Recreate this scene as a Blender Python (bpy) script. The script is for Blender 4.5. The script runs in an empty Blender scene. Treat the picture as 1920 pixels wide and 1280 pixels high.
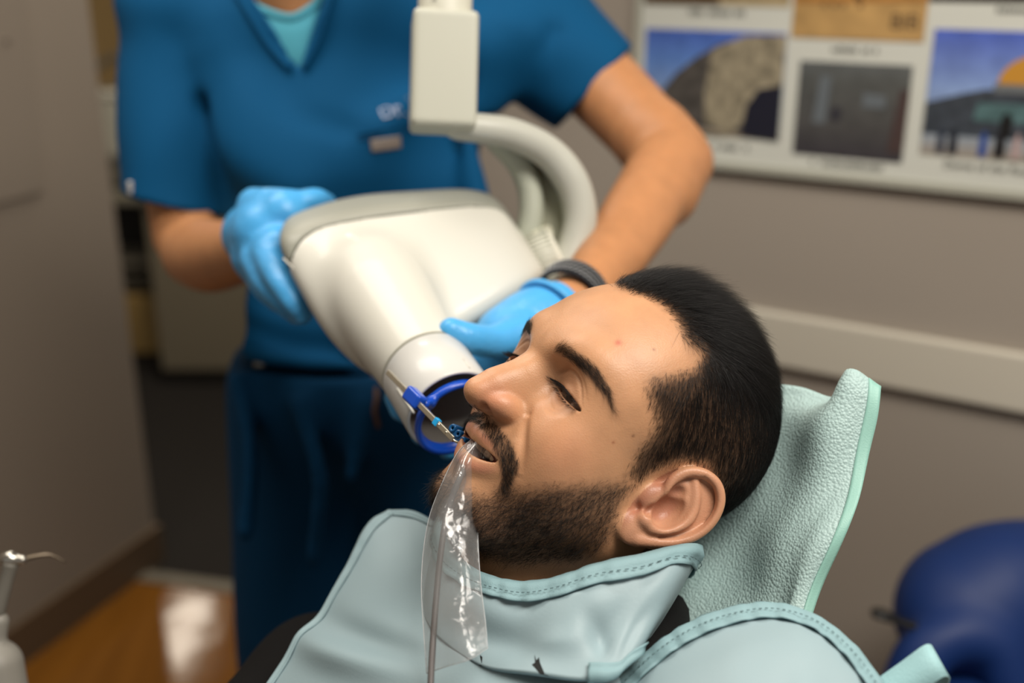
import bpy, math, random
import numpy as np
from mathutils import Vector, Matrix

# ------------------------------------------------------------------ camera, light, exposure
SC = bpy.context.scene
COL = SC.collection
H = 1.50                                   # eye height of the photographer
FPX = 2027.0                               # focal length in pixels of the 1920 px frame
PITCH = math.atan(720.0 / FPX)
cam_d = bpy.data.cameras.new('camera')
cam = bpy.data.objects.new('camera', cam_d)
COL.objects.link(cam)
cam.location = (0, 0, H)
cam.rotation_euler = (math.pi / 2 - PITCH, 0, 0)
cam_d.sensor_width = 36.0
cam_d.lens = FPX / 1920 * 36.0
cam_d.clip_start = 0.02
cam_d.dof.use_dof = True
cam_d.dof.focus_distance = 0.742
cam_d.dof.aperture_fstop = 2.5
SC.camera = cam

SC.view_settings.view_transform = 'Standard'
SC.view_settings.look = 'None'
SC.view_settings.gamma = 1.0
SC.view_settings.use_curve_mapping = False
SC.view_settings.exposure = 0.0

world = bpy.data.worlds.new('room_ambient')
SC.world = world
world.use_nodes = True
bg = world.node_tree.nodes['Background']
bg.inputs[0].default_value = (1.0, 0.95, 0.88, 1)
bg.inputs[1].default_value = 0.25

def area_light(name, loc, size, power, color, target=None, sizey=None):
    d = bpy.data.lights.new(name, 'AREA')
    d.shape = 'RECTANGLE'
    d.size = size
    d.size_y = sizey or size
    d.energy = power
    d.color = color
    o = bpy.data.objects.new(name, d)
    COL.objects.link(o)
    o.location = loc
    if target is not None:
        o.rotation_euler = (Vector(target) - Vector(loc)).to_track_quat('-Z', 'Y').to_euler()
    return o

LIGHTS = [
    area_light('ceiling_panel_light', (0.75, 0.15, 2.56), 1.2, 50, (1.0, 0.93, 0.84), sizey=0.6),
    area_light('ceiling_panel_light', (-0.7, 1.2, 2.56), 1.2, 20, (1.0, 0.93, 0.84), sizey=0.6),
    area_light('hall_area_light', (-0.6, 2.95, 2.56), 0.6, 36, (1.0, 0.90, 0.76), sizey=0.6),  # added fill lamp, brightens the hall shelf and left wall; no fixture known
    area_light('hall_area_light', (-2.1, 5.9, 2.56), 0.24, 7, (1.0, 0.88, 0.72), sizey=.8),
]
# ------------------------------------------------------------------ helpers: points, materials, objects
CP, SP = math.cos(PITCH), math.sin(PITCH)
def at(px, py, d):
    """place in the room of a point seen at photo position px, py and d metres in front of the lens"""
    u = (px - 960) / FPX * d
    v = (py - 640) / FPX * d
    return np.array([u, d * CP - v * SP, H - d * SP - v * CP])

def lin(c):
    c = c.lstrip('#')
    r = [int(c[i:i + 2], 16) / 255 for i in (0, 2, 4)]
    return tuple(x / 12.92 if x <= 0.04045 else ((x + 0.055) / 1.055) ** 2.4 for x in r)

def mat(name, color, rough=0.5, spec=0.5, metal=0.0, bump=None, bdist=0.002, bstr=0.5, bkind='noise', sss=0.0,
        sssr=(0.01, 0.004, 0.002), var=0.0, vscale=8.0, attr=None, coat=0.0, sheen=0.0, alpha=None, trans=0.0, ior=1.45):
    m = bpy.data.materials.new(name)
    m.use_nodes = True
    nt = m.node_tree
    N, L = nt.nodes, nt.links
    b = N['Principled BSDF']
    col = lin(color) if isinstance(color, str) else color
    b.inputs['Base Color'].default_value = (*col, 1)
    b.inputs['Roughness'].default_value = rough
    b.inputs['Specular IOR Level'].default_value = spec
    b.inputs['Metallic'].default_value = metal
    b.inputs['IOR'].default_value = ior
    if coat: b.inputs['Coat Weight'].default_value = coat
    if sheen:
        b.inputs['Sheen Weight'].default_value = sheen
        b.inputs['Sheen Roughness'].default_value = 0.5
    if trans: b.inputs['Transmission Weight'].default_value = trans
    if alpha is not None: b.inputs['Alpha'].default_value = alpha
    if sss:
        b.inputs['Subsurface Weight'].default_value = sss
        b.inputs['Subsurface Radius'].default_value = sssr
        b.inputs['Subsurface Scale'].default_value = 1.0
    tc = N.new('ShaderNodeTexCoord')
    src = None
    if attr:
        a = N.new('ShaderNodeAttribute'); a.attribute_name = attr
        src = a.outputs['Color']
    if var:
        nz = N.new('ShaderNodeTexNoise'); nz.inputs['Scale'].default_value = vscale; nz.inputs['Detail'].default_value = 4
        L.new(tc.outputs['Object'], nz.inputs['Vector'])
        mr = N.new('ShaderNodeMapRange')
        mr.inputs['From Min'].default_value = 0.3; mr.inputs['From Max'].default_value = 0.7
        mr.inputs['To Min'].default_value = 1 - var; mr.inputs['To Max'].default_value = 1 + var
        L.new(nz.outputs['Fac'], mr.inputs['Value'])
        mx = N.new('ShaderNodeVectorMath'); mx.operation = 'SCALE'
        if src is not None: L.new(src, mx.inputs[0])
        else: mx.inputs[0].default_value = col
        L.new(mr.outputs['Result'], mx.inputs['Scale'])
        src = mx.outputs['Vector']
    if src is not None: L.new(src, b.inputs['Base Color'])
    if bump:
        bp = N.new('ShaderNodeBump'); bp.inputs['Distance'].default_value = bdist; bp.inputs['Strength'].default_value = bstr
        if bkind == 'noise':
            t = N.new('ShaderNodeTexNoise'); t.inputs['Detail'].default_value = 3; out = t.outputs['Fac']
        elif bkind == 'voronoi':
            t = N.new('ShaderNodeTexVoronoi'); t.feature = 'F1'; out = t.outputs['Distance']
            bp.invert = True
        else:
            t = N.new('ShaderNodeTexWave'); out = t.outputs['Fac']
        t.inputs['Scale'].default_value = bump
        L.new(tc.outputs['Object'], t.inputs['Vector'])
        L.new(out, bp.inputs['Height']); L.new(bp.outputs['Normal'], b.inputs['Normal'])
    return m

def mesh_obj(name, V, F, material=None, parent=None, smooth=True, mats=None, fmat=None):
    me = bpy.data.meshes.new(name)
    V = np.asarray(V, dtype=np.float32)
    if isinstance(F, np.ndarray):
        n, k = F.shape
        me.vertices.add(len(V)); me.vertices.foreach_set('co', V.ravel())
        me.loops.add(n * k); me.loops.foreach_set('vertex_index', F.astype(np.int32).ravel())
        me.polygons.add(n)
        me.polygons.foreach_set('loop_start', (np.arange(n) * k).astype(np.int32))
        me.polygons.foreach_set('loop_total', np.full(n, k, dtype=np.int32))
        me.update(calc_edges=True)
    else:
        me.from_pydata([tuple(map(float, v)) for v in V], [], [tuple(f) for f in F])
        me.update()
    me.polygons.foreach_set('use_smooth', np.full(len(me.polygons), bool(smooth)))
    if mats:
        for m in mats: me.materials.append(m)
        me.polygons.foreach_set('material_index', np.asarray(fmat, dtype=np.int32))
    elif material: me.materials.append(material)
    o = bpy.data.objects.new(name, me)
    COL.objects.link(o)
    if parent is not None:
        o.parent = parent
        o.matrix_parent_inverse = parent.matrix_world.inverted() if parent.type != 'EMPTY' else Matrix.Translation(parent.location).inverted()
    return o

def color_attr(o, C, name='tint'):
    a = o.data.color_attributes.new(name, 'FLOAT_COLOR', 'POINT')
    C = np.c_[np.asarray(C, dtype=np.float32), np.ones(len(C), dtype=np.float32)]
    a.data.foreach_set('color', C.ravel())

def thing(name, loc, label, cat, group=None):
    o = bpy.data.objects.new(name, None)
    COL.objects.link(o)
    o.location = tuple(loc)
    o.empty_display_size = 0.05
    return tag(o, label, cat, group)

def tag(o, label, cat, group=None):
    o['label'] = label; o['category'] = cat
    if group: o['group'] = group
    return o

def struct(o):
    o['kind'] = 'structure'
    return o

# ------------------------------------------------------------------ plain meshes
def box_vf(lo, hi):
    x0, y0, z0 = lo; x1, y1, z1 = hi
    V = [(x0, y0, z0), (x1, y0, z0), (x1, y1, z0), (x0, y1, z0), (x0, y0, z1), (x1, y0, z1), (x1, y1, z1), (x0, y1, z1)]
    F = [(0, 3, 2, 1), (4, 5, 6, 7), (0, 1, 5, 4), (1, 2, 6, 5), (2, 3, 7, 6), (3, 0, 4, 7)]
    return V, F

def frame_box(name, o, ex, ey, ez, lo, hi, material, parent=None, bevel=0.0):
    """box given in the frame of origin o and axes ex, ey, ez"""
    V, F = box_vf(lo, hi)
    o = np.array(o, float); A = np.array([ex, ey, ez], float)
    ob = mesh_obj(name, [o + np.array(v) @ A for v in V], F, material, parent, smooth=False)
    if bevel:
        md = ob.modifiers.new('bevel', 'BEVEL'); md.width = bevel; md.segments = 3
    return ob

def catmull(pts, n, closed=False):
    """smooth curve through pts (any dimension), n samples per span"""
    p = np.asarray(pts, float)
    if closed: q = np.vstack([p[-1:], p, p[:2]])
    else: q = np.vstack([2 * p[0] - p[1], p, 2 * p[-1] - p[-2]])
    out = []
    m = len(p) if closed else len(p) - 1
    for i in range(m):
        a, b, c, d = q[i], q[i + 1], q[i + 2], q[i + 3]
        for t in np.arange(n) / n:
            out.append(0.5 * ((2 * b) + (c - a) * t + (2 * a - 5 * b + 4 * c - d) * t * t + (3 * b - a - 3 * c + d) * t ** 3))
    if not closed: out.append(p[-1])
    return np.array(out)

def unit(v):
    v = np.asarray(v, float); return v / max(np.linalg.norm(v), 1e-12)

def tube_vf(path, rad, seg=12, flat=1.0, up=None, caps=True):
    """tube along path; rad scalar or per point; flat squeezes it along the second axis"""
    p = np.asarray(path, float); n = len(p)
    r = np.full(n, rad, float) if np.isscalar(rad) else np.asarray(rad, float)
    T = np.gradient(p, axis=0); T = T / np.linalg.norm(T, axis=1)[:, None]
    u = unit(np.cross(T[0], up if up is not None else ([0, 0, 1] if abs(T[0][2]) < .9 else [1, 0, 0])))
    V = []
    for i in range(n):
        if up is not None: u = unit(np.cross(T[i], up))
        else: u = unit(u - T[i] * np.dot(u, T[i]))
        w = np.cross(T[i], u)
        for k in range(seg):
            a = 2 * math.pi * k / seg
            V.append(p[i] + r[i] * (math.cos(a) * u + flat * math.sin(a) * w))
    F = []
    for i in range(n - 1):
        for k in range(seg):
            k2 = (k + 1) % seg
            F.append((i * seg + k, i * seg + k2, (i + 1) * seg + k2, (i + 1) * seg + k))
    if caps:
        F.append(tuple(range(seg))[::-1]); F.append(tuple((n - 1) * seg + k for k in range(seg)))
    return V, F

def join_vf(parts):
    V, F = [], []
    for v, f in parts:
        b = len(V); V += [tuple(x) for x in v]; F += [tuple(i + b for i in q) for q in f]
    return V, F

def upsample(G, nu, nv):
    """G rows x cols x 3 control grid -> smooth grid"""
    G = np.asarray(G, float)
    A = np.array([catmull(G[:, j], nu) for j in range(G.shape[1])]).transpose(1, 0, 2)
    return np.array([catmull(A[i], nv) for i in range(A.shape[0])])

def sheet(name, G, thick, material, parent=None, nu=6, nv=6, up=True, wrinkle=None):
    S = upsample(G, nu, nv) if up else np.asarray(G, float)
    a, b = S.shape[:2]
    du = np.gradient(S, axis=0); dv = np.gradient(S, axis=1)
    N = np.cross(du, dv); N /= np.maximum(np.linalg.norm(N, axis=2, keepdims=True), 1e-9)
    if wrinkle is not None: S = S + N * wrinkle(S, a, b)[..., None]
    V = np.vstack([(S + N * thick / 2).reshape(-1, 3), (S - N * thick / 2).reshape(-1, 3)])
    F = []; o = a * b
    for i in range(a - 1):
        for j in range(b - 1):
            q = (i * b + j, (i + 1) * b + j, (i + 1) * b + j + 1, i * b + j + 1)
            F.append(q); F.append(tuple(o + k for k in q[::-1]))
    def rim(ids):
        for s, t in zip(ids[:-1], ids[1:]): F.append((s, t, t + o, s + o))
    rim([i * b for i in range(a)][::-1]); rim([i * b + b - 1 for i in range(a)])
    rim([j for j in range(b)]); rim([(a - 1) * b + j for j in range(b)][::-1])
    return mesh_obj(name, V, F, material, parent), S, N

# ------------------------------------------------------------------ sculpting on a distance grid
class Clay:
    def __init__(self, lo, hi, h):
        self.lo = np.asarray(lo, np.float32); self.h = h
        n = np.ceil((np.asarray(hi) - np.asarray(lo)) / h).astype(int) + 1
        self.n = n
        self.V = np.full(n, 0.2, np.float32)
        self.ax = [self.lo[i] + h * np.arange(n[i], dtype=np.float32) for i in range(3)]
    def sub(self, lo, hi, pad):
        sl = []
        for i in range(3):
            a = int(np.clip(math.floor((lo[i] - pad - self.lo[i]) / self.h), 0, self.n[i] - 1))
            b = int(np.clip(math.ceil((hi[i] + pad - self.lo[i]) / self.h) + 1, a + 1, self.n[i]))
            sl.append(slice(a, b))
        P = np.meshgrid(*[self.ax[i][sl[i]] for i in range(3)], indexing='ij')
        return tuple(sl), P
    def put(self, sl, d, k, op):
        v = self.V[sl]
        if op == 'sub':
            d = -d; h = np.clip(0.5 + 0.5 * (d - v) / k, 0, 1)
            self.V[sl] = v * (1 - h) + d * h + k * h * (1 - h)
        elif op == 'and':
            h = np.clip(0.5 + 0.5 * (d - v) / k, 0, 1)
            self.V[sl] = v * (1 - h) + d * h + k * h * (1 - h)
        else:
            h = np.clip(0.5 + 0.5 * (d - v) / k, 0, 1)
            self.V[sl] = d * (1 - h) + v * h - k * h * (1 - h)
    def ell(self, c, r, k=0.01, op='add', R=None, pad=None):
        c = np.asarray(c, float); r = np.asarray(r, float); m = float(r.max())
        p = 1.8 * k + 3 * self.h
        if pad: p = pad
        sl, P = self.sub(c - m, c + m, p)
        X = [P[i] - c[i] for i in range(3)]
        if R is not None: X = [R[i][0] * X[0] + R[i][1] * X[1] + R[i][2] * X[2] for i in range(3)]
        k0 = np.sqrt(sum((X[i] / r[i]) ** 2 for i in range(3))) + 1e-6
        k1 = np.sqrt(sum((X[i] / r[i] ** 2) ** 2 for i in range(3))) + 1e-6
        self.put(sl, (k0 * (k0 - 1) / k1).astype(np.float32), k, op)
    def cap(self, a, b, ra, rb=None, k=0.01, op='add'):
        rb = ra if rb is None else rb
        a = np.asarray(a, float); b = np.asarray(b, float); m = max(ra, rb)
        sl, P = self.sub(np.minimum(a, b) - m, np.maximum(a, b) + m, 1.5 * k + 3 * self.h)
        ab = b - a; L2 = float(ab @ ab) + 1e-12
        t = np.clip(sum((P[i] - a[i]) * ab[i] for i in range(3)) / L2, 0, 1)
        d = np.sqrt(sum((P[i] - a[i] - t * ab[i]) ** 2 for i in range(3))) - (ra + (rb - ra) * t)
        self.put(sl, d.astype(np.float32), k, op)
    def path(self, pts, rad, k=0.01, op='add', n=5, smooth=True):
        pts = np.asarray(pts, float)
        r = np.full(len(pts), rad, float) if np.isscalar(rad) else np.asarray(rad, float)
        q = catmull(np.c_[pts, r], n) if smooth else np.c_[pts, r]
        lo = (q[:, :3] - q[:, 3:]).min(0); hi = (q[:, :3] + q[:, 3:]).max(0)
        sl, P = self.sub(lo, hi, 1.5 * k + 3 * self.h)
        D = np.full(P[0].shape, 9.0, np.float32)
        for s, e in zip(q[:-1], q[1:]):
            ab = e[:3] - s[:3]; L2 = float(ab @ ab) + 1e-12
            t = np.clip(sum((P[i] - s[i]) * ab[i] for i in range(3)) / L2, 0, 1)
            d = np.sqrt(sum((P[i] - s[i] - t * ab[i]) ** 2 for i in range(3))) - (s[3] + (e[3] - s[3]) * t)
            D = np.minimum(D, d.astype(np.float32))
        self.put(sl, D, k, op)
    def rbox(self, c, r, R, rr, k=0.005, op='add'):
        """rounded box, half sizes r, rows of R are its axes"""
        c = np.asarray(c, float); r = np.asarray(r, float); m = np.linalg.norm(r)
        sl, P = self.sub(c - m, c + m, 1.5 * k + 3 * self.h)
        X = [P[i] - c[i] for i in range(3)]
        X = [R[i][0] * X[0] + R[i][1] * X[1] + R[i][2] * X[2] for i in range(3)]
        q = [np.abs(X[i]) - (r[i] - rr) for i in range(3)]
        d = np.sqrt(sum(np.maximum(v, 0) ** 2 for v in q)) + np.minimum(np.maximum(np.maximum(q[0], q[1]), q[2]), 0) - rr
        self.put(sl, d.astype(np.float32), k, op)
    def plane(self, c, n, k=0.002):
        """cut away everything on the side n points to"""
        n = unit(n); c = np.asarray(c, float)
        P = np.meshgrid(*self.ax, indexing='ij')
        d = sum((P[i] - c[i]) * n[i] for i in range(3))
        self.put((slice(None),) * 3, d.astype(np.float32), k, 'and')
    def blur(self, it=1):
        for _ in range(it):
            for a in range(3):
                v = self.V
                w = v.copy()
                s0 = [slice(None)] * 3; s1 = [slice(None)] * 3; s2 = [slice(None)] * 3
                s0[a] = slice(0, -2); s1[a] = slice(1, -1); s2[a] = slice(2, None)
                w[tuple(s1)] = 0.25 * v[tuple(s0)] + 0.5 * v[tuple(s1)] + 0.25 * v[tuple(s2)]
                self.V = w
    def mesh(self):
        V = self.V; s = V < 0
        c = [(i, j, k) for i in (0, 1) for j in (0, 1) for k in (0, 1)]
        n = self.n
        def corner(a, o): return a[o[0]:n[0] - 1 + o[0], o[1]:n[1] - 1 + o[1], o[2]:n[2] - 1 + o[2]]
        cnt = sum(corner(s, o).astype(np.int8) for o in c)
        m = (cnt > 0) & (cnt < 8)
        cells = np.argwhere(m)
        idx = np.full(m.shape, -1, np.int32); idx[m] = np.arange(len(cells))
        cv = {o: V[cells[:, 0] + o[0], cells[:, 1] + o[1], cells[:, 2] + o[2]] for o in c}
        pos = np.zeros((len(cells), 3), np.float32); num = np.zeros(len(cells), np.float32)
        for o in c:
            for a in range(3):
                if o[a] == 0:
                    p = list(o); p[a] = 1; p = tuple(p)
                    v0, v1 = cv[o], cv[p]
                    x = (v0 < 0) != (v1 < 0)
                    t = np.where(x, v0 / np.where(x, v0 - v1, 1), 0)
                    e = np.tile(np.array(o, np.float32), (len(cells), 1)); e[:, a] += t
                    pos += e * x[:, None]; num += x
        P = self.lo + self.h * (cells + pos / num[:, None])
        F = []
        for a in range(3):
            b, d = (a + 1) % 3, (a + 2) % 3
            s0 = [slice(None)] * 3; s1 = [slice(None)] * 3
            s0[a] = slice(0, -1); s1[a] = slice(1, None)
            x = s[tuple(s0)] != s[tuple(s1)]
            e = np.argwhere(x)
            e = e[(e[:, b] > 0) & (e[:, d] > 0) & (e[:, b] < n[b] - 1) & (e[:, d] < n[d] - 1)]
            ins = s[e[:, 0], e[:, 1], e[:, 2]]
            q = []
            for ob, od in ((-1, -1), (0, -1), (0, 0), (-1, 0)):
                w = e.copy(); w[:, b] += ob; w[:, d] += od
                q.append(idx[w[:, 0], w[:, 1], w[:, 2]])
            q = np.stack(q, 1)
            q[~ins] = q[~ins][:, ::-1]
            F.append(q)
        return P, np.vstack(F)
# ------------------------------------------------------------------ more helpers
CAM = np.array([0, 0, H], float)
def onplane(px, py, p0, n):
    """where the sight line through a photo position meets a plane of the room"""
    r = at(px, py, 1.0) - CAM
    t = np.dot(np.asarray(p0, float) - CAM, n) / np.dot(r, n)
    return CAM + r * t

def pts(*q): return [at(*p) for p in q]

def hull_planes(P):
    import bmesh
    bm = bmesh.new()
    for p in P: bm.verts.new(tuple(p))
    bmesh.ops.convex_hull(bm, input=bm.verts)
    c = np.mean(P, axis=0); out = []
    for f in bm.faces:
        n = np.array(f.normal); d = np.dot(n, np.array(f.verts[0].co))
        if np.linalg.norm(n) < .5: continue
        if np.dot(n, c) > d: n, d = -n, -d
        if not any(np.dot(n, m) > .9999 and abs(d - e) < 1e-4 for m, e in out): out.append((n, d))
    bm.free(); return out

def clay_hull(g, P, r, k=0.01, op='add'):
    P = np.array(P); pl = hull_planes(P)
    sl, X = g.sub(P.min(0) - r, P.max(0) + r, 1.5 * k + 3 * g.h)
    D = None
    for n, d in pl:
        v = (n[0] * X[0] + n[1] * X[1] + n[2] * X[2] - d).astype(np.float32)
        if D is None: D = v
        else:
            kk = max(r, .002) * 1.2
            h = np.clip(.5 + .5 * (v - D) / kk, 0, 1); D = D * (1 - h) + v * h + kk * h * (1 - h)
    g.put(sl, D - r, k, op)

def clay_for(P, pad, h):
    P = np.array(P); return Clay(P.min(0) - pad, P.max(0) + pad, h)

def clay_obj(name, g, material, parent=None):
    P, F = g.mesh(); return mesh_obj(name, P, F, material, parent)

def tube(name, path, rad, material, parent=None, seg=12, flat=1.0, up=None, n=6):
    p = catmull(path, n) if n > 1 else np.array(path)
    if not np.isscalar(rad): rad = catmull(np.array(rad, float)[:, None], n)[:, 0] if n > 1 else rad
    V, F = tube_vf(p, rad, seg, flat, up)
    return mesh_obj(name, V, F, material, parent)

def lathe_vf(o, ax, prof, seg=64):
    """prof = list of (distance along ax, radius)"""
    ax = unit(ax); u = unit(np.cross(ax, [0, 0, 1] if abs(ax[2]) < .9 else [1, 0, 0])); w = np.cross(ax, u)
    V, F = [], []
    for t, r in prof:
        for k in range(seg):
            a = 2 * math.pi * k / seg
            V.append(np.asarray(o) + ax * t + r * (math.cos(a) * u + math.sin(a) * w))
    for i in range(len(prof) - 1):
        for k in range(seg):
            k2 = (k + 1) % seg
            F.append((i * seg + k, i * seg + k2, (i + 1) * seg + k2, (i + 1) * seg + k))
    return V, F

def slab(name, quad, n, thick, material, parent=None, smooth=False):
    """flat plate: polygon corners pushed back by thick along -n"""
    q = [np.asarray(p, float) for p in quad]; n = unit(n); m = len(q)
    V = q + [p - n * thick for p in q]
    F = [tuple(range(m)), tuple(range(m, 2 * m))[::-1]] + [(i, i + m, (i + 1) % m + m, (i + 1) % m) for i in range(m)]
    return mesh_obj(name, V, F, material, parent, smooth=smooth)
# ------------------------------------------------------------------ the room
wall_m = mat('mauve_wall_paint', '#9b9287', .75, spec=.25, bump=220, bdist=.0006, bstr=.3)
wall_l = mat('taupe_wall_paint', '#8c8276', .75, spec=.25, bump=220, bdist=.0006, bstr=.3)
rail_m = mat('cream_rail_paint', '#c4beaf', .5)
base_m = mat('brown_vinyl_baseboard', '#5b4a38', .5)

def wood_material():
    m = bpy.data.materials.new('wood_floor'); m.use_nodes = True
    nt = m.node_tree; N, L = nt.nodes, nt.links; b = N['Principled BSDF']
    tc = N.new('ShaderNodeTexCoord'); mp = N.new('ShaderNodeMapping'); mp.inputs['Scale'].default_value = (9, 1.0, 1)
    mp.inputs['Rotation'].default_value = (0, 0, math.radians(-32))
    nz = N.new('ShaderNodeTexNoise'); nz.inputs['Scale'].default_value = 3; nz.inputs['Detail'].default_value = 6
    cr = N.new('ShaderNodeValToRGB')
    cr.color_ramp.elements[0].color = (*lin('#54320c'), 1); cr.color_ramp.elements[1].color = (*lin('#7e521c'), 1)
    L.new(tc.outputs['Object'], mp.inputs['Vector']); L.new(mp.outputs[0], nz.inputs['Vector'])
    L.new(nz.outputs['Fac'], cr.inputs['Fac']); L.new(cr.outputs[0], b.inputs['Base Color'])
    b.inputs['Roughness'].default_value = .10
    n2 = N.new('ShaderNodeTexNoise'); n2.inputs['Scale'].default_value = 14
    bp = N.new('ShaderNodeBump'); bp.inputs['Distance'].default_value = .003; bp.inputs['Strength'].default_value = .25
    L.new(tc.outputs['Object'], n2.inputs['Vector']); L.new(n2.outputs['Fac'], bp.inputs['Height']); L.new(bp.outputs[0], b.inputs['Normal'])
    return m

Z = np.array([0, 0, 1.0])
TH = onplane(300, 1080, (0, 0, 0), Z); TH2 = onplane(455, 1101, (0, 0, 0), Z)     # threshold of the hall
td = unit(TH2 - TH)
# floors
def floor_slab(name, a, b, c, d, m): return struct(slab(name, [a, b, c, d], Z, .06, m))
W0, W1 = TH - td * 2.2, TH + td * 4.5
fl = floor_slab('floor', np.array([-3.2, -1.2, 0]), np.array([3.2, -1.2, 0]), W1, W0, wood_material())
floor_slab('floor', W0, W1, W1 + np.array([0, 5.5, 0]), W0 + np.array([0, 5.5, 0]), mat('dark_hall_mat', '#1f1c19', .85, spec=.2, bump=300, bdist=.001))
perp = np.array([-td[1], td[0], 0]); 
struct(slab('trim_1', [W0 - perp * .035 + Z * .006, W1 - perp * .035 + Z * .006, W1 + perp * .01 + Z * .006, W0 + perp * .01 + Z * .006], Z, .006, mat('threshold_metal', '#6e685c', .5, metal=.3)))
struct(slab('ceiling', [(-3.2, -1.2, 2.6), (-3.2, 8, 2.6), (3.2, 8, 2.6), (3.2, -1.2, 2.6)], -Z, .05, mat('ceiling_tile', '#cfc8ba', .9)))

# left wall, running away from the camera to its free end at A
A = onplane(297, 1052, (0, 0, 0), Z)
ld = unit((.37, .93, 0)); ln = np.array([ld[1], -ld[0], 0])           # ln points into the room
L0 = A - ld * 3.6
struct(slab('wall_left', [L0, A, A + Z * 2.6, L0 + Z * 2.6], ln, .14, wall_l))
bz = .105
struct(slab('baseboard_left', [L0 + ln * .012, A + ln * .012 + ld * .012, A + ln * .012 + ld * .012 + Z * bz, L0 + ln * .012 + Z * bz], ln, .164, base_m))
# panel hatch on the left wall
q = [onplane(x, y, A, ln) for x, y in ((-60, 395), (76, 357), (37, -20), (-90, -20))]
pn = slab('access_panel', [p + ln * .006 for p in q], ln, .006, mat('painted_panel', '#877d71', .7))
tag(pn, 'flat taupe access panel set on the left wall at the edge of view', 'panel')
scr = mat('screw', '#6a6056', .4, metal=.5)
c = onplane(8, 76, A, ln) + ln * .006
V, F = lathe_vf(c, ln, [(0, .006), (.002, .006), (.003, .003), (.003, .0001)], 12)
mesh_obj('screw', V, F, scr, pn)

# back wall with chair rail; it comes nearer towards the right
BQ = np.array([.44, 1.75, 0]); bd = unit((-.849, .528, 0)); bn = np.array([-bd[1], bd[0], 0]); bn = -bn if np.dot(bn, CAM * [1, 1, 0] - BQ) < 0 else bn
R0, R1 = BQ - bd * 2.1, BQ + bd * 1.02
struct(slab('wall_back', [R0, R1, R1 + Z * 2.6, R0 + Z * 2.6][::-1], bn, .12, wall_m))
rt = onplane(1640, 612, BQ, bn)[2]; rb = onplane(1640, 716, BQ, bn)[2]
rl = struct(slab('trim_2', [R0 + bn * .018 + Z * rb, R1 + bn * .018 + Z * rb, R1 + bn * .018 + Z * rt, R0 + bn * .018 + Z * rt][::-1], bn, .018, rail_m))
md = rl.modifiers.new('bevel', 'BEVEL'); md.width = .006; md.segments = 3
struct(slab('baseboard_back', [R0 + bn * .012, R1 + bn * .012, R1 + bn * .012 + Z * .1, R0 + bn * .012 + Z * .1][::-1], bn, .012, base_m))

# far end of the hall
struct(slab('wall_far', [(-6, 7.6, 0), (3, 7.6, 0), (3, 7.6, 2.6), (-6, 7.6, 2.6)], (0, -1, 0), .1, mat('tan_far_wall', '#b0905c', .8)))

# ---- poster of holiday photographs on the back wall
def wp(px, py, off): return onplane(px, py, BQ, bn) + bn * off
bu = -bd                                                     # to the right along the wall
def wc(px, py):
    p = onplane(px, py, BQ, bn); return float(np.dot(p - BQ, bu)), float(p[2])
def wall_rect(name, u0, z0, u1, z1, off, th, m, parent=None):
    f = lambda u, z: BQ + bu * u + Z * z + bn * off
    return slab(name, [f(u0, z0), f(u1, z0), f(u1, z1), f(u0, z1)], bn, th, m, parent)
u_l = wc(1200, 150)[0]; z_b = wc(1500, 322)[1]
u_r = wc(2250, 200)[0]; z_t = z_b + .62
white = mat('poster_paper', '#c9cbc2', .6); frame_m = mat('poster_frame', '#a9a99c', .5)
pc = BQ + bu * (u_l + u_r) / 2 + Z * z_b + bn * .01
poster = thing('poster', pc, 'white framed poster with a grid of captioned travel photographs on the back wall', 'poster')
wall_rect('board', u_l, z_b, u_r, z_t, .012, .012, white, poster)
for (a, b, c_, d) in ((u_l - .006, z_b - .006, u_r + .006, z_b + .006), (u_l - .006, z_t - .006, u_r + .006, z_t + .006), (u_l - .006, z_b, u_l + .004, z_t), (u_r - .004, z_b, u_r + .006, z_t)):
    wall_rect('frame', a, b, c_, d, .016, .016, frame_m, poster)
cap_m = mat('caption_ink', '#62625c', .7)
def grad_mat(name, stops, z0, z1):
    m = bpy.data.materials.new(name); m.use_nodes = True; N, L = m.node_tree.nodes, m.node_tree.links; b = N['Principled BSDF']
    g = N.new('ShaderNodeNewGeometry'); sx = N.new('ShaderNodeSeparateXYZ'); mr = N.new('ShaderNodeMapRange')
    mr.inputs['From Min'].default_value = z0; mr.inputs['From Max'].default_value = z1
    cr = N.new('ShaderNodeValToRGB'); e = cr.color_ramp.elements
    e[0].position = stops[0][0]; e[0].color = (*lin(stops[0][1]), 1); e[1].position = stops[-1][0]; e[1].color = (*lin(stops[-1][1]), 1)
    for p, c in stops[1:-1]:
        k = e.new(p); k.color = (*lin(c), 1)
    nz = N.new('ShaderNodeTexNoise'); nz.inputs['Scale'].default_value = 30
    mx = N.new('ShaderNodeMix'); mx.data_type = 'RGBA'; mx.blend_type = 'OVERLAY'; mx.inputs[0].default_value = .35
    L.new(g.outputs['Position'], sx.inputs[0]); L.new(sx.outputs['Z'], mr.inputs['Value']); L.new(mr.outputs[0], cr.inputs['Fac'])
    L.new(g.outputs['Position'], nz.inputs['Vector']); L.new(cr.outputs[0], mx.inputs[6]); L.new(nz.outputs['Fac'], mx.inputs[7])
    L.new(mx.outputs[2], b.inputs['Base Color']); b.inputs['Roughness'].default_value = .35
    return m
def flatc(name, c, rough=.4, var=0.0): return mat(name, c, rough, var=var, vscale=60)
def photo(p_lt, p_rb, stops, name):
    u0, z1 = wc(*p_lt); u1, z0 = wc(*p_rb)
    return (u0, z0, u1, z1), wall_rect('photograph', u0, z0, u1, z1, .0135, .0015, grad_mat(name, stops, z0, z1), poster)
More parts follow.
